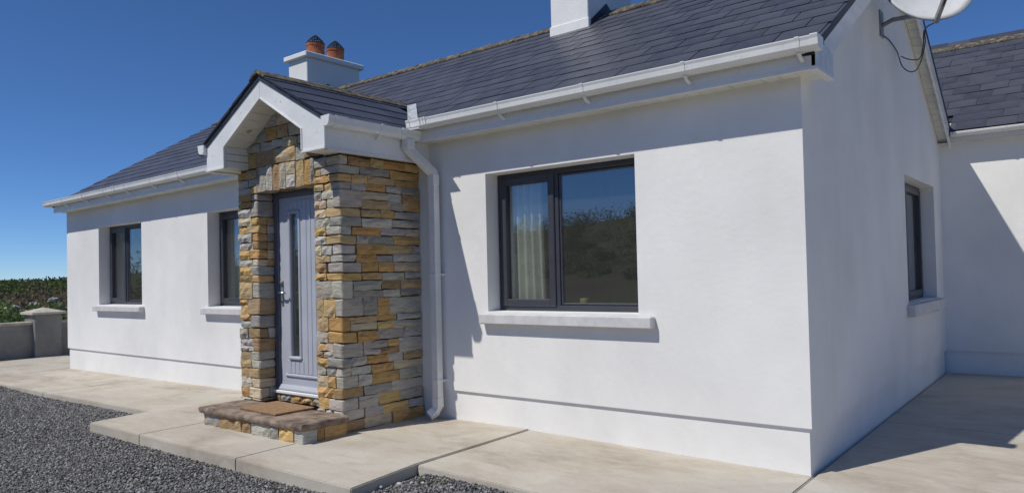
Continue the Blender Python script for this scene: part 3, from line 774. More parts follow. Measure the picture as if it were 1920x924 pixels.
# header: soldier stones, then level courses into the gable
x = OX0 - .02; tops = 2.29
while x < OX1 + .0:
    w_ = random.uniform(.055, .14); x1 = min(x + w_, OX1 + .01)
    if OX1 + .01 - x1 < .04: x1 = OX1 + .01
    if random.random() < .3:
        zm = random.uniform(2.14, 2.2); stone(x, x1, PF, PF + .15, OZ1, zm, '-y'); stone(x, x1, PF, PF + .15, zm, tops, '-y')
    else: stone(x, x1, PF, PF + .15, OZ1, tops, '-y')
    x = x1
z = tops
while z < 2.86:
    h = random.choice([.08, .10, .12, .14]); hw = min(.757, (2.985 - z - h) / .555); 
    if hw < .1: break
    for a, b in split(PC - hw, PC + hw, .13, .33): stone(a, b, PF, PF + .13, z, z + h, '-y')
    z += h
# stones under the threshold
x = OX0
while x < OX1 - .01:
    x1 = min(x + random.uniform(.07, .17), OX1); stone(x, x1, YD - .012, YD + .03, .150, .222, '-y'); x = x1

# porch roof
pr = MB(); yb = .66; yf = -1.17
pr.prism([(PC - .88, porchz(PC - .88) - .03), (PC, 3.01), (PC + .88, porchz(PC + .88) - .03), (PC + .88, porchz(PC + .88) - .05), (PC, 2.975), (PC - .88, porchz(PC - .88) - .05)], 1, yf + .035, yb)
proof = pr.build('porch_roof', M['edge'], cot); proof['label'] = 'small dark slate roof over the porch'
PA = math.atan(.555)
def porch_slate(sgn, dx, y, wd):
    mb = MB(); mb.box(-wd / 2, wd / 2, 0, .40, -.010, 0); a = PA - .03
    mb.warp(lambda x, q, z: (sgn * (dx - (q * math.cos(a) - z * math.sin(a))), x, q * math.sin(a) + z * math.cos(a)))
    zz = 3.04 - .555 * dx + .006; mb.warp(lambda x, q, z: (x + PC, q + y, z + zz)); return mb
for r, dx in enumerate((.945, .80, .595, .385, .17)):
    y = yf + (.15 if r % 2 == 0 else .0)
    edges = [yf]; 
    while y < yb - .1:
        if y > yf + .03: edges.append(y)
        y += .295
    for a, b in zip(edges, edges[1:]):
        zl = 3.04 - .555 * dx
        if (a) > (zl - ROOF0) / SL + .36: continue
        ln = None
        mb = porch_slate(1, dx, (a + b) / 2, b - a - .006)
        if dx < .3:
            mb.v = [(min(p[0], 99) if p[0] > PC else PC, p[1], p[2]) if p[0] > PC - .001 else (PC, p[1], 3.03) for p in mb.v]
        edged(mb.build('slate', M['slate'], proof).data)
lf = MB()
for dx in (.945, .80, .595, .40):
    for k in range(6):
        mb = porch_slate(-1, dx, yf + .145 + .29 * k, .285); lf.add(mb.v, mb.f)
tag(lf.build('slates', M['slate'], proof), kind='stuff')
y = yf - .005
while y < .53:
    y1 = min(y + .44, .60); mb = MB(); wd = .11
    z0 = 3.052 + random.uniform(-.002, .004)
    mb.prism([(PC - wd, z0 - wd * .555), (PC - .02, z0 - .004), (PC, z0 + .006), (PC + .02, z0 - .004), (PC + wd, z0 - wd * .555), (PC + wd, z0 - wd * .555 - .018), (PC, z0 - .02), (PC - wd, z0 - wd * .555 - .018)], 1, y, y1 - .004)
    mb.build('ridge_tile', M['ridge'], proof); y = y1
for sg in (-1, 1):                                       # dark verge band above the barge boards
    mb = MB(); e = 1.0 if sg < 0 else .93
    mb.prism([(PC + sg * e, 3.04 - .555 * e + .0), (PC, 3.04), (PC, 2.978), (PC + sg * e, 3.04 - .555 * e - .05)], 1, PB - .012, PB + .03); mb.build('verge_undercloak', M['edge'], proof)
# lead valley between the porch roof and the main roof
lv = MB()
pts = []
for k in range(9):
    d = .10 + (1.0 - .10) * k / 8; zl = 3.04 - .555 * d; yv = (zl - ROOF0) / SL; pts.append((PC + d, yv, zl))
for k in range(8):
    a, b = pts[k], pts[k + 1]; 
    def q(p, t): return (p[0] + t, p[1] , p[2] + .020 + .01 * math.sin(p[0] * 37) * (t > 0.01)) if t >= 0 else (p[0] + t, p[1], p[2] + .020 + .555 * (-t))
    lv.add([q(a, -.012), q(a, .03), q(a, .12), q(b, -.012), q(b, .03), q(b, .12)], [(0, 1, 4, 3), (1, 2, 5, 4)])
lvo = lv.build('lead_valley', M['lead'], proof)
sm = lvo.modifiers.new('thickness', 'SOLIDIFY'); sm.thickness = .004
# barge boards
for sg in (-1, 1):
    mb = MB(); po = [(PC + sg * .88, 2.283), (PC + sg * .88, 2.50), (PC + sg * .0015, 2.978), (PC + sg * .0015, 2.822), (PC + sg * .59, 2.474), (PC + sg * .59, 2.283)]
    mb.prism(po, 1, PB, PB + .024); bb = mb.build('porch_barge_board', M['upvc'], cot)
    mb = MB(); mb.prism([(PC + sg * .003, 2.824), (PC + sg * .592, 2.476), (PC + sg * .592, 2.30), (PC + sg * .580, 2.30), (PC + sg * .580, 2.470), (PC + sg * .003, 2.811)], 1, PB - .007, PB + .02); mb.build('edge_trim', M['upvc'], bb)
    mb = MB(); mb.box(PC + sg * .583, PC + sg * .887, PB - .008, PB + .02, 2.276, 2.290); mb.build('edge_trim', M['upvc'], bb)
    for d, z in ((.30, 2.74), (.62, 2.57), (.78, 2.42)):
        mb = MB(); c = (PC + sg * d, PB - .003, z); mb.bev(c[0] - .006, c[0] + .006, c[1], c[1] + .006, c[2] - .006, c[2] + .006, .002); mb.build('nail_cap', M['fascia'], bb)
    # side fascia and soffit, foot box boards
    mb = MB(); mb.box(PC + sg * .858, PC + sg * .882, PB + .024, -.002 if sg < 0 else .0, 2.279, 2.47); sfo = mb.build('porch_fascia', M['upvc'], cot)
    mb = MB(); mb.box(PC + sg * .846, PC + sg * .890, PB + .0245, -.001, 2.268, 2.282); mb.build('fascia_trim', M['upvc'], sfo)
    mb = MB(); mb.box(PC + sg * .60, PC + sg * .850, PB + .024, PF + .02, 2.285, 2.300); mb.box(PC + sg * .74, PC + sg * .850, PF + .02, -.001, 2.285, 2.300); ps = mb.build('porch_soffit', M['soffit'], cot)
    for k in range(3):
        za = 2.288 + .064 * k; mb = MB(); mb.bev(PC + sg * .578, PC + sg * .598, PB + .024, PF + .01, za, za + .060, .003); mb.build('soffit_board', M['soffit'], ps)
    for k in range(7):
        d0 = .585 - .0845 * k; d1 = max(d0 - .0805, .002); z0 = 2.822 - .59 * d0; z1 = 2.822 - .59 * d1
        if d0 < .02: break
        mb = MB(); mb.prism([(PC + sg * d0, z0), (PC + sg * d1, z1), (PC + sg * d1, z1 + .012), (PC + sg * d0, z0 + .012)], 1, PB + .024, PF + .01); mb.build('soffit_board', M['soffit'], ps)
# recessed lamp in the left rake soffit
lm = MB(); lm.lathe((0, 0, 0), [(.050, .0), (.050, -.008), (.038, -.012), (.030, -.004), (.028, .002)], 20)
d_ = .37; zc = 2.822 - .59 * d_; an = math.atan(.59)
lm.warp(lambda x, y, z: (PC - d_ + x * math.cos(an) + z * math.sin(an), -1.01 + y, zc + x * math.sin(an) + z * math.cos(an)))
lo = lm.build('soffit_lamp', M['soffit'], cot)
# porch gutters
def porch_gutter(sg, y0, y1):
    x0 = PC + sg * .884; o = [(0, 2.520), (0, 2.468), (.014, 2.448), (.066, 2.446), (.086, 2.466), (.092, 2.500), (.098, 2.516), (.098, 2.522)]; i = [(.092, 2.522), (.086, 2.500), (.080, 2.470), (.064, 2.452), (.016, 2.454), (.006, 2.470), (.006, 2.520)]
    def mk(pts, a, b, gr=0): 
        mb = MB(); mb.prism([(x0 + sg * (.046 + (p[0] - .046) * (1 + gr)), 2.485 + (p[1] - 2.485) * (1 + gr)) for p in pts], 1, a, b); return mb
    gt = mk(o + i, y0, y1).build('porch_gutter', M['upvc'], cot)
    for e, s in ((y0, 1), (y1, -1)): mk(o, e - .012 * s, e + .02 * s, .10).build('gutter_end', M['upvc'], gt)
    mk(o, y0 + .055, y0 + .17, .09).build('gutter_bracket', M['upvc'], gt)
    for y in (-.62,):
        q = mk(o, y - .014, y + .014, .10); q.sweep([(x0 + sg * .05, y, 2.444), (x0 + sg * .03, y, 2.425), (x0, y, 2.41)], .02, .012, up=(0, 1, 0)); q.build('gutter_bracket', M['upvc'], gt)
    return gt, mk, o
gt, mkf, go = porch_gutter(1, -1.16, -.185)
mkf(go, -.40, -.20, .12).build('gutter_outlet', M['upvc'], gt)
porch_gutter(-1, -1.16, -.30)
# downpipe
dpx, dpy = -3.150, -.072
dp = MB(); dp.sweep([(-3.222, -.30, 2.45), (-3.222, -.30, 2.365), (-3.19, -.215, 2.285), (dpx, dpy, 2.165), (dpx, dpy, 2.10), (dpx, dpy, .12), (dpx - .012, dpy - .03, .075), (dpx - .035, dpy - .075, .045)], .066, .066, up=(0, 1, 0))
dpo = dp.build('downpipe', M['upvc'], cot)
for z0, z1 in ((2.06, 2.16), (1.26, 1.285), (.33, .36), (.115, .20)):
    mb = MB(); g_ = .037; mb.bev(dpx - g_, dpx + g_, dpy - g_, dpy + g_, z0, z1, .004); mb.build('pipe_collar', M['upvc'], dpo)
for z0 in (1.262, .332):
    mb = MB(); mb.bev(dpx - .048, dpx + .048, -.034, .012, z0 + .002, z0 + .022, .003); mb.build('pipe_clip', M['upvc'], dpo)
mb = MB(); mb.bev(-3.262, -3.182, -.345, -.255, 2.36, 2.452, .006); mb.build('outlet_spigot', M['upvc'], dpo)

# ---- front door
dz0 = .225; dz1 = OZ1 + .01
df = MB(); fwd = .062
df.bev(OX0 - .01, OX0 + fwd, YD, YD + .08, dz0, dz1, .004); df.bev(OX1 - fwd, OX1 + .01, YD, YD + .08, dz0, dz1, .004); df.bev(OX0 + fwd - .002, OX1 - fwd + .002, YD + .001, YD + .079, dz1 - .062, dz1, .004)
door = df.build('door', M['frame'], cot)
a0, a1 = OX0 + fwd + .003, OX1 - fwd - .003; c0, c1 = dz0 + .03, dz1 - .064; yl = YD + .018
gx0, gx1, gz0, gz1 = -4.362, -4.232, .560, 1.862
lf = MB(); wall_mesh(lf, front, a0, a1, c0, c1, [(gx0, gx1, gz0, gz1)], -yl, -(yl + .045)); leaf = lf.build('door_leaf', M['door'], door)
mb = MB(); mb.box(gx0 - .003, gx1 + .003, yl + .018, yl + .026, gz0 - .003, gz1 + .003); mb.build('door_glass', M['glass'], door)
mo = MB(); t = .026; e = .012
mo.bev(gx0 - t, gx0 + .004, yl - e, yl + .02, gz0 - t, gz1 + t, .007); mo.bev(gx1 - .004, gx1 + t, yl - e, yl + .02, gz0 - t, gz1 + t, .007)
mo.bev(gx0 - t + .001, gx1 + t - .001, yl - e - .001, yl + .02, gz1 - .004, gz1 + t - .001, .007); mo.bev(gx0 - t - .003, gx1 + t + .003, yl - e - .012, yl + .02, gz0 - t - .004, gz0 + .002, .010)
mo.build('glazing_surround', M['door'], door)
xs = [a0 + .095 + .0645 * k for k in range(9)]
for i in range(8):                                       # grooved planks of the panel
    x0, x1 = xs[i] + .002, xs[i + 1] - .002
    if x1 > a1 - .06: break
    cut = x1 > gx0 - t and x0 < gx1 + t
    top = 1.925 + .055 * (1 - ((x0 + x1) / 2 - (a0 + a1) / 2) ** 2 / .09)
    if cut:
        for za, zb in ((.405, gz0 - t - .006), (gz1 + t + .004, top)): mb = MB(); mb.bev(x0, x1, yl - .006, yl + .01, za, zb, .004); mb.build('plank', M['door'], door)
    else: mb = MB(); mb.bev(x0, x1, yl - .006, yl + .01, .405, top, .004); mb.build('plank', M['door'], door)
mb = MB(); mb.bev(a0 + .075, a1 - .05, yl - .016, yl + .01, .375, .402, .008); mb.build('panel_moulding', M['door'], door)
mb = MB(); mb.prism([(yl + .01, .30), (yl - .008, .30), (yl - .034, .268), (yl - .034, .256), (yl + .01, .256)], 0, a0 - .004, a1 + .004); mb.build('weather_bar', M['door'], door)
mb = MB(); mb.bev(OX0 - .004, OX1 + .004, YD - .035, YD + .075, .221, .250, .006); mb.build('threshold', M['upvc'], door)
hx = a0 + .040
mb = MB(); mb.bev(hx - .016, hx + .016, yl - .008, yl + .002, 1.02, 1.25, .003); mb.build('handle_plate', M['dishmet'], door)
mb = MB(); mb.sweep([(hx, yl - .002, 1.14), (hx, yl - .050, 1.14), (hx + .02, yl - .055, 1.14), (hx + .11, yl - .052, 1.136)], .019, n=10); mb.build('door_handle', M['steel'], door, True)
mb = MB(); mb.sweep([(hx, yl - .008, 1.062), (hx, yl - .016, 1.062)], .022, n=12); mb.build('keyhole', M['steel'], door)
mb = MB(); mb.sweep([(hx - .006, yl + .002, 1.235), (hx - .006, yl - .03, 1.235)], .026, n=12); mb.build('door_knob', M['steel'], door)

# ------------------------------------------------------------------ stone step and doormat
SX0, SX1, SY, SZ = -4.845, -3.345, -1.345, .155
step = thing('door_step', 'stone door step with rough brown slab on split stone base before the front door', 'step', ((SX0 + SX1) / 2, (SY + PF) / 2, 0))
mb = MB(); mb.box(SX0 + .045, SX1 - .045, SY + .05, PF + .0, -.05, .10); mb.build('core', M['mortar'], step)
x = SX0 + .015
while x < SX1 - .03:
    x1 = min(x + random.choice([.09, .14, .16, .2, .26]), SX1 - .015)
    if SX1 - .015 - x1 < .05: x1 = SX1 - .015
    if x1 > SX1 - .02:
        mb = MB(); mb.bev(x + .003, SX1 - .015, SY + .02, SY + .16, -.03, .100, .006, .004); o = mb.build('stone', M['stone'], step); o.color = stone_col()
    else: stone(x, x1, SY + .025, SY + .1, -.03, .100, '-y', step)
    x = x1
for a, b in ((SY + .162, SY + .225), (SY + .225, PF)): stone(SX1 - .09, SX1 - .015, a, b, -.03, .100, '+x', step)
for a, b in ((SY + .03, SY + .2), (SY + .2, PF)): stone(SX0 + .015, SX0 + .09, a, b, -.03, .100, '-x', step)
nx, ny = 44, 14; V = []; F = []
def hn(x, y, s=1): return math.sin(x * 31 + y * 17) * .5 + math.sin(x * 67 - y * 43 + 1.7) * .3 + math.sin(x * 127 + y * 91) * .2
prof = [(.0, .0), (.006, -.010), (.010, -.025), (.004, -.044), (-.012, -.056)]
def edge_pt(x, y, nxv, nyv, k):
    o, dz = prof[k]; j = hn(x * 1.3 + k * 3.1, y * 1.3 + k) * (.007 if k else .0025); return (x + nxv * (o + j), y + nyv * (o + j), SZ + dz + hn(y * 2 + k, x * 2) * .004 * (k > 0))
for j in range(ny + 1):
    for i in range(nx + 1):
        x = SX0 + (SX1 - SX0) * i / nx; y = SY + (PF + .0 - SY) * j / ny; V.append((x, y, SZ + hn(x, y) * .0022))
for j in range(ny):
    for i in range(nx): a = j * (nx + 1) + i; F.append((a, a + 1, a + nx + 2, a + nx + 1))
border = [(i, 0) for i in range(nx + 1)] + [(nx, j) for j in range(1, ny + 1)]
border = [(0, j) for j in range(ny, 0, -1)] + border
prev = [j * (nx + 1) + i for i, j in border]
for k in range(1, 5):
    cur = []
    for i, j in border:
        x = SX0 + (SX1 - SX0) * i / nx; y = SY + (PF - SY) * j / ny
        n_ = Vector((-1 if i == 0 else (1 if i == nx else 0), -1 if j == 0 else 0)); n_ = n_.normalized() if n_.length else n_
        cur.append(len(V)); V.append(edge_pt(x, y, n_.x, n_.y, k))
    for q in range(len(border) - 1): F.append((prev[q], prev[q + 1], cur[q + 1], cur[q]))
    prev = cur
F.append(tuple(prev))
mb = MB(); mb.v = V; mb.f = F; mb.build('step_slab', M['slab'], step)
mat_ = MB(); mat_.bev(-4.40, -3.84, -1.235, -.86, SZ + .001, SZ + .017, .004, .003)
c_ = Vector((-4.12, -1.05, 0)); ca, sa = math.cos(-.03), math.sin(-.03)
mat_.warp(lambda x, y, z: (c_.x + (x - c_.x) * ca - (y - c_.y) * sa, c_.y + (x - c_.x) * sa + (y - c_.y) * ca, z))
tag(mat_.build('doormat', M['coir']), 'flat brown coir doormat lying on the stone door step', 'doormat')

# ------------------------------------------------------------------ things behind the glass
def curtain(x0, x1, y, z0, z1, folds, label, mtx=lambda x, y, z: (x, y, z), flare=.0):
    n = 90; mv = 10; V = []; F = []
    for j in range(mv + 1):
        t = j / mv
        for i in range(n + 1):
            s = i / n; V.append(mtx(x0 + (x1 - x0) * s * (1 + flare * (1 - t)), y + .028 * math.sin(s * folds * 6.283) * (1 + .2 * math.sin(s * 9 + t * 2)), z0 + (z1 - z0) * t))
    for j in range(mv):
        for i in range(n): a = j * (n + 1) + i; F.append((a, a + 1, a + n + 2, a + n + 1))
    mb = MB(); mb.v = V; mb.f = F; o = mb.build('curtain', M['curtain'], None, True)
    s = o.modifiers.new('cloth', 'SOLIDIFY'); s.thickness = .003
    tag(o, label, 'curtain'); return o
curtain(-2.60, -2.22, .262, .72, 2.3, 5, 'pleated pale curtain hanging behind the opening light of the window right of the porch', flare=.12)
curtain(-10.25, -9.98, .34, .72, 2.3, 4, 'pleated pale curtain inside the window beside the far end of the white wall')
curtain(-7.15, -6.90, .34, .72, 2.3, 4, 'pleated pale curtain inside the window half hidden by the stone porch')
curtain(3.1, 3.7, -.34, .7, 2.3, 6, 'pale curtain inside the gable end window', mtx=lambda x, y, z: (y, x, z))
mb = MB(); mb.bev(-1.845, -1.785, .235, .29, .958, 1.055, .006); tag(mb.build('wooden_block', M['wood']), 'small pale wooden block standing inside on the window ledge', 'ornament')
for u0, u1 in ((-2.609, -1.185), (-10.215, -8.849), (-7.112, -5.75)):
    mb = MB(); mb.box(u0 + .001, u1 - .001, .230, .285, .93, .9555); mb.build('window_board', M['upvc'], cot)
mb = MB(); mb.lathe((-9.08, .27, .957), [(.05, 0), (.055, .02), (.13, .06), (.14, .075), (.128, .072), (.06, .03)], 24); tag(mb.build('bowl', M['china'], None, True), 'white china bowl inside on the ledge of the far window', 'bowl')

# ------------------------------------------------------------------ rear wing
wing = thing('rear_wing', 'lower white rendered wing with slate roof set back behind the gable end', 'house', (2.0, D, 0))
WX1 = 3.2; WS = 2.641
mb = MB(); mb.box(.0, WX1, D, D + .26, HP, WS + .25); mb.box(WX1 - .26, WX1, D + .26, 10.3, HP, WS + .25); mb.prism([(D, WS + .25), (10.3, WS + .25), (7.7, 4.25)], 0, WX1 - .26, WX1 - .001); mb.box(-1.6, .0, D + .302, D + .5, -.2, WS + .25); mb.build('wall', M['render'], wing)
mb = MB(); mb.box(-.05, WX1 - rc, D + rc, D + .26, -.25, HP); mb.box(WX1 - .26, WX1 - rc, D + .26, 10.3, -.25, HP); mb.build('plinth', M['render'], wing)
AY0 = D - .20; AZ0 = 2.775; AR = 7.68; ARZ = AZ0 + SL * (AR - AY0)
mb = MB(); mb.prism([(AY0, AZ0 - .035), (AR, ARZ - .03), (10.5, AZ0 - .03), (10.5, AZ0 - .07), (AR, ARZ - .07), (AY0, AZ0 - .06)], 0, .12, WX1 + .1); mb.prism([(D + .2, AZ0 + SL * .4 - .035), (AR, ARZ - .03), (10.5, AZ0 - .03), (10.5, AZ0 - .07), (AR, ARZ - .07), (D + .2, AZ0 + SL * .4 - .07)], 0, -1.6, .1205); wr = mb.build('roof', M['edge'], wing)
sd2 = [slate_data('slate', SW - random.uniform(.003, .006), .46, .009, .020, ANG) for i in range(3)]
rest = MB()
for r in range(14):
    y = AY0 - .01 + GA * r + (0 if r else 0)
    if y > AR - .05: break
    x = .188 + (SW / 2 if r % 2 else 0) + SW / 2 - SW * (1 if y < D + .18 else 6)
    while x < WX1:
        if x - SW / 2 > .10 or y > D + .18:
            p = (x, y + random.gauss(0, .003), AZ0 + SL * (y - AY0) + .004 + random.uniform(-.001, .002)); me = random.choice(sd2)
            if x < 1.6: o = link('slate', me, wr, p); o.rotation_euler = (random.gauss(0, .003), random.gauss(0, .004), random.gauss(0, .004))
            else: rest.add([(q.co.x + p[0], q.co.y + p[1], q.co.z + p[2]) for q in me.vertices], [tuple(f.vertices) for f in me.polygons])
        elif x + SW / 2 > .16:
            wd = x + SW / 2 - .13; me = slate_data('slate', wd, .46, .009, .020, ANG); link('slate', me, wr, (.13 + wd / 2, y, AZ0 + SL * (y - AY0) + .004))
        x += SW
tag(rest.build('slates', M['slate'], wr), kind='stuff')
x = -1.5
while x < WX1:
    mb = ridge_tile(x, min(x + .446, WX1 + .1), AR, ARZ, .115, SL); mb.build('ridge_tile', M['ridge'], wr); mb = ridge_tile(x + .43, x + .46, AR, ARZ + .008, .118, SL); mb.build('mortar_joint', M['ridge'], wr); x += .45
mb = MB(); mb.box(.10, WX1 + .08, D - .115, D - .095, WS + .012, AZ0 - .05); wf = mb.build('fascia', M['fascia'], wing)
mb = MB(); mb.box(.0, WX1 + .08, D - .118, D + .0, WS, WS + .012); mb.build('soffit', M['soffit'], wing)
mb = MB(); hr = .052; cy_, cz_ = D - .17, AZ0 - .022
arc = [(cy_ + hr * math.cos(math.pi + math.pi * k / 10), cz_ + hr * math.sin(math.pi + math.pi * k / 10)) for k in range(11)]; arci = [(cy_ + .9 * (a - cy_), cz_ + .9 * (b - cz_) + .002) for a, b in arc[::-1]]
mb.prism(arc + arci, 0, .16, WX1 + .08); wg = mb.build('gutter', M['upvc'], wing)
mb = MB(); mb.prism(arc, 0, .145, .175); mb.build('gutter_end', M['upvc'], wg)
for x in (.66, 1.4, 2.2):
    mb = MB(); a2 = [(cy_ + 1.1 * (a - cy_), cz_ + 1.1 * (b - cz_)) for a, b in arc]; mb.prism(a2, 0, x - .012, x + .012); mb.build('gutter_bracket', M['upvc'], wg)
mb = MB(); mb.prism([(D - .10, AZ0 - .0), (D + .02, AZ0 + .09), (D + .02, AZ0 + .05), (D - .10, AZ0 - .06)], 0, .15, .24); mb.build('flashing', M['lead'], wr)

# ------------------------------------------------------------------ satellite dish
DC = Vector((.432, 1.86, 3.495)); dn = Vector((.48, -.80, .34)).normalized()   # dish centre and the way it faces
dish = thing('satellite_dish', 'pale grey satellite dish bracketed to the white gable end', 'satellite dish', (0, 2.28, 3.30))
dx_ = dn.cross(Vector((0, 0, 1))).normalized(); dy_ = dx_.cross(dn).normalized()
V = []; F = []; nr, na = 8, 48
def dp_(r_, a, o): return DC + dx_ * (.345 * r_ * math.cos(a)) + dy_ * (.375 * r_ * math.sin(a)) - dn * (.075 * (1 - r_ * r_)) + dn * o
for layer, o in ((0, 0), (1, -.006)):
    for i in range(nr + 1):
        for k in range(na): V.append(tuple(dp_(max(i / nr, .001), 2 * math.pi * k / na, o)))
for layer in (0, 1):
    b = layer * (nr + 1) * na
    for i in range(nr):
        for k in range(na): F.append((b + i * na + k, b + i * na + (k + 1) % na, b + (i + 1) * na + (k + 1) % na, b + (i + 1) * na + k))
b = (nr + 1) * na
for k in range(na): F.append((nr * na + k, nr * na + (k + 1) % na, b + nr * na + (k + 1) % na, b + nr * na + k))
mb = MB(); mb.v = V; mb.f = F; mb.build('reflector', M['dish'], dish, True)
mb = MB(); mb.sweep([tuple(dp_(1.0, 2 * math.pi * k / 48, -.004)) for k in range(49)], .014, n=6, caps=False); mb.build('rim', M['dishmet'], dish)
mb = MB(); mb.bev(-.004, .012, 2.22, 2.34, 3.24, 3.47, .003); mb.build('wall_plate', M['dishmet'], dish)
pv_ = DC - dn * .12 - dy_ * .10
mb = MB(); mb.sweep([(.01, 2.28, 3.34), (.10, 2.24, 3.36), tuple(pv_ - Vector((0, 0, .10)))], .038, n=10); mb.build('bracket_arm', M['dishmet'], dish)
mb = MB(); mb.sweep([tuple(pv_ - Vector((0, 0, .13))), tuple(pv_ + Vector((0, 0, .16)))], .036, n=10); mb.build('mast', M['dishmet'], dish)
mb = MB(); a_ = pv_ + dn * .0; mb.bev(a_.x - .03, a_.x + .03, a_.y - .03, a_.y + .03, a_.z - .06, a_.z + .06, .01); mb.build('clamp', M['dishmet'], dish)
lb = DC - dy_ * .385 - dn * .02; le = DC - dy_ * .30 + dn * .27
mb = MB(); mb.sweep([tuple(lb), tuple(le)], .028, .034); mb.build('feed_arm', M['dishmet'], dish)
mb = MB(); mb.sweep([tuple(le - dn * .02), tuple(le + dy_ * .07 - dn * .03)], .06, n=12); mb.sweep([tuple(le + dy_ * .05 - dn * .01), tuple(le + dy_ * .075 - dn * .09)], .05, n=12); mb.build('receiver', M['black'], dish)
cb = MB()
def spl(pts, n=12):
    out = []
    P = [Vector(pts[0])] + [Vector(p) for p in pts] + [Vector(pts[-1])]
    for i in range(1, len(P) - 2):
        for k in range(n):
            t = k / n; a, b, c, d = P[i - 1], P[i], P[i + 1], P[i + 2]
            out.append(.5 * ((2 * b) + (c - a) * t + (2 * a - 5 * b + 4 * c - d) * t * t + (3 * b - a - 3 * c + d) * t ** 3))
    out.append(P[-2]); return out
mb = MB(); mb.sweep(spl([tuple(lb), (.32, 2.40, 3.27), (.30, 2.50, 3.186), (.25, 2.644, 3.095), (.18, 2.80, 3.035), (.12, 2.81, 3.026), (.06, 2.80, 3.09), (.02, 2.82, 3.23), (.012, 2.56, 3.275), (.012, 2.28, 3.256)]), .010, n=6); mb.build('cable', M['black'], dish)
mb = MB(); mb.sweep(spl([tuple(lb + Vector((.02, 0, 0))), (.315, 2.42, 3.28), (.28, 2.52, 3.16), (.22, 2.70, 3.103), (.12, 2.834, 3.143), (.03, 2.943, 3.213)]), .010, n=6); mb.build('cable', M['black'], dish)
mb = MB(); mb.sweep(spl([tuple(le), tuple(le - dn * .10 - dy_ * .05), tuple(lb + dn * .08 + dy_ * .03)]), .010, n=6); mb.build('cable', M['black'], dish)

# ------------------------------------------------------------------ boundary wall and gate pillar
def bwall(y0, y1, label):
    t = thing('boundary_wall', label, 'wall', (-14.5, (y0 + y1) / 2, -.1)); t['kind'] = 'thing'
    mb = MB(); mb.box(-14.60, -14.42, y0, y1, -.3, .525); mb.build('wall', M['blockwall'], t)
    y = y0; n = max(1, round((y1 - y0) / .6)); s = (y1 - y0) / n
    for k in range(n): mb = MB(); mb.bev(-14.63, -14.395, y0 + s * k + .002, y0 + s * (k + 1) - .002, .525, .578, .01, .003); mb.build('coping_stone', M['coping'], t)
bwall(-9.0, .50, 'low grey cement wall with pale coping running from the pillar along the gravel')
bwall(.965, 6.0, 'short piece of low grey wall between the pillar and the bungalow corner')
pl = thing('gate_pillar', 'square grey cement pillar with a low pyramid cap on the boundary wall', 'pillar', (-14.56, .735, -.1))
mb = MB(); mb.bev(-14.80, -14.285, .500, .965, -.3, .715, .012, .003); mb.build('shaft', M['blockwall'], pl)
mb = MB(); a0, a1, b0, b1 = -14.86, -14.225, .44, 1.025; c = (-14.54, .733)
mb.add([(a0, b0, .712), (a1, b0, .712), (a1, b1, .712), (a0, b1, .712), (a0, b0, .752), (a1, b0, .752), (a1, b1, .752), (a0, b1, .752), (c[0], c[1], .838)], [(0, 3, 2, 1), (0, 1, 5, 4), (1, 2, 6, 5), (2, 3, 7, 6), (3, 0, 4, 7), (4, 5, 8), (5, 6, 8), (6, 7, 8), (7, 4, 8)]); mb.build('cap', M['coping'], pl)

# ------------------------------------------------------------------ vegetation beyond the wall
def leaf_mesh(name, pts, size, mat, up=.4, parent=None):
    n = len(pts); s = size * rng.uniform(.5, 1.3, n)
    d = rng.normal(0, 1, (n, 3)); d[:, 2] = np.abs(d[:, 2]) * up + .15; d /= np.linalg.norm(d, axis=1)[:, None]
    e = np.cross(d, rng.normal(0, 1, (n, 3))); e /= np.linalg.norm(e, axis=1)[:, None]
    p = pts; t = p + d * s[:, None]; m_ = p + d * s[:, None] * .5
    Vv = np.stack([p, m_ + e * s[:, None] * .28, t, m_ - e * s[:, None] * .28], 1).reshape(-1, 3)
    Ff = np.arange(4 * n).reshape(n, 4)
    return np_mesh(name, Vv, Ff, mat, parent)
def scatter(n, xr, yr, hmax, lumps=1.):
    x = rng.uniform(*xr, n); y = rng.uniform(*yr, n)
    hh = np.abs(np.sin(x * 1.1 * lumps + 2 * np.sin(y * .9)) * np.sin(y * 1.4 * lumps + .7)) * .8 + .2 + .25 * np.sin(y * .5 + x * .21)
    z = np.array([terrain(a, b) for a, b in zip(x, y)]) + rng.random(n) ** .7 * hmax * hh
    return np.stack([x, y, z], 1)
o = leaf_mesh('weeds', scatter(26000, (-21, -14.75), (-2.5, 6.5), 1.12), .10, M['weed'], 1.0); tag(o, 'tall green weeds and docks crowding behind the low boundary wall', 'weeds', kind='stuff')
o = leaf_mesh('heath', scatter(32000, (-44, -19), (-4, 18), .75, .5), .17, M['heath'], .8); tag(o, 'brown and purple heath scrub on the slope behind the weeds', 'heath', kind='stuff')
o = leaf_mesh('hedgerow', np.concatenate([scatter(16000, (-66, -44), (2, 27), .42, .3), scatter(12000, (-96, -66), (6, 42), .4, .2)]), .30, M['bush'], .6); tag(o, 'far dark green hedge and scrub along the skyline', 'hedge', kind='stuff')
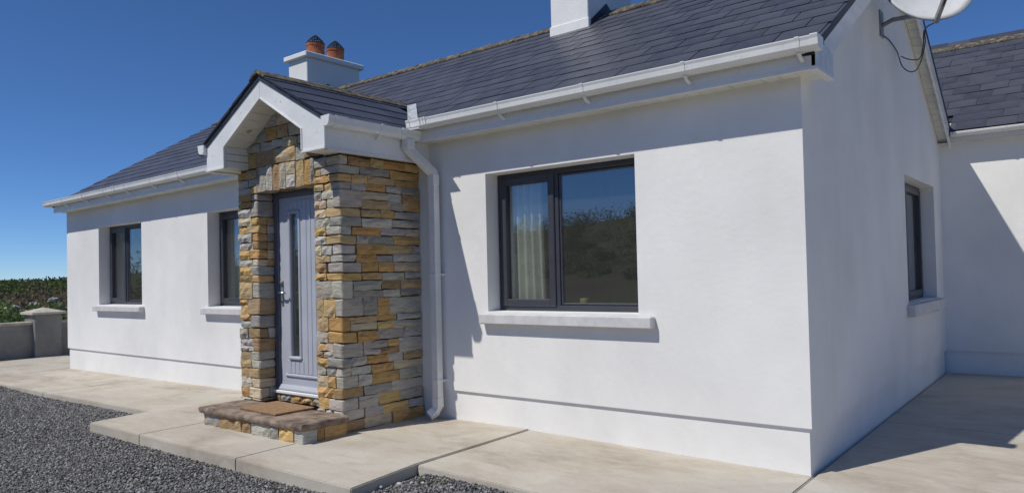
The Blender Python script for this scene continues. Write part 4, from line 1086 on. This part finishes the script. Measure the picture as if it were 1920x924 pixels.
# scrub on the hill that the windows mirror
pts = []
for k in range(420):
    phi = R(random.uniform(-172, -92)); r = random.uniform(34, 98); cx, cy2 = CAM.x + r * math.sin(phi), CAM.y + r * math.cos(phi); cz2 = terrain(cx, cy2); s = random.uniform(.5, 1.5) * (r / 60)
    q = rng.normal(0, 1, (150, 3)); q /= np.linalg.norm(q, axis=1)[:, None]; q *= rng.random((150, 1)) ** .4
    pts.append(np.array([cx, cy2, cz2 + s * .35]) + q * s * np.array([1.2, 1.2, .8]))
o = leaf_mesh('hill_scrub', np.concatenate(pts), .22, M['bush'], .5); tag(o, 'dark scrub covering the hill across the yard, mirrored in the window panes', 'scrub', kind='stuff')
fw_ = thing('field_wall', 'tumbled pale dry stone wall half buried in weeds beyond the pillar', 'wall', (-24, 4.4, terrain(-24, 4.4))); fw_['kind'] = 'thing'
for k in range(60):
    y_ = 2.6 + 3.4 * random.random(); tr_ = .62 + .38 * min(1, (y_ - 2.4) / 2); z_ = terrain(-24, y_) + (k % 4) / 3.5 * tr_; s_ = random.uniform(.06, .12)
    mb = MB(); mb.bev(-24 + random.uniform(-.2, .1) - s_, -24 + s_, y_ - s_, y_ + s_, z_ - .02, z_ + s_ * 1.3, .05, .03); roughen(mb); mb.build('stone', M['fieldstone'], fw_)
# utility post far off
post = thing('telegraph_post', 'thin dark post standing far off on the skyline', 'post', (-75, 21.6, terrain(-75, 21.6) - .2))
mb = MB(); z_ = terrain(-75, 21.6); mb.lathe((-75, 21.6, z_ - .2), [(.045, 0), (.03, 1.05)], 8); mb.build('pole', M['wire'], post); 
# moss and a few pale pebbles in the gravel by the slab
q = rng.normal(0, 1, (700, 3)) * np.array([.085, .045, .010]) + np.array([-1.93, -1.34, -.066]); o = leaf_mesh('moss', q, .014, M['moss'], .9); tag(o, 'patch of green moss on the gravel beside the concrete slab', 'moss', kind='stuff')
pm_ = m_plain('pale_pebble', (.50, .49, .46), .7, .3, .15, 20)
for i, (x, y, s) in enumerate(((-2.10, -1.50, .018), (-2.05, -1.44, .013), (-2.17, -1.60, .016), (-1.99, -1.40, .011), (-1.76, -1.38, .012))):
    bm = bmesh.new(); bmesh.ops.create_icosphere(bm, subdivisions=2, radius=1)
    for v in bm.verts: v.co = Vector((v.co.x * s * 1.2, v.co.y * s, v.co.z * s * .7)) * random.uniform(.93, 1.07)
    me = bpy.data.meshes.new('pebble'); bm.to_mesh(me); bm.free(); me.materials.append(pm_)
    o = link('pebble', me, None, (x, y, gz(x, y) + s * .45)); tag(o, 'small pale pebble lying on dark gravel in the notch of the concrete', 'pebble', 'pale pebbles in the gravel')
for o in bpy.data.objects:
    if '_at' in o: del o['_at']
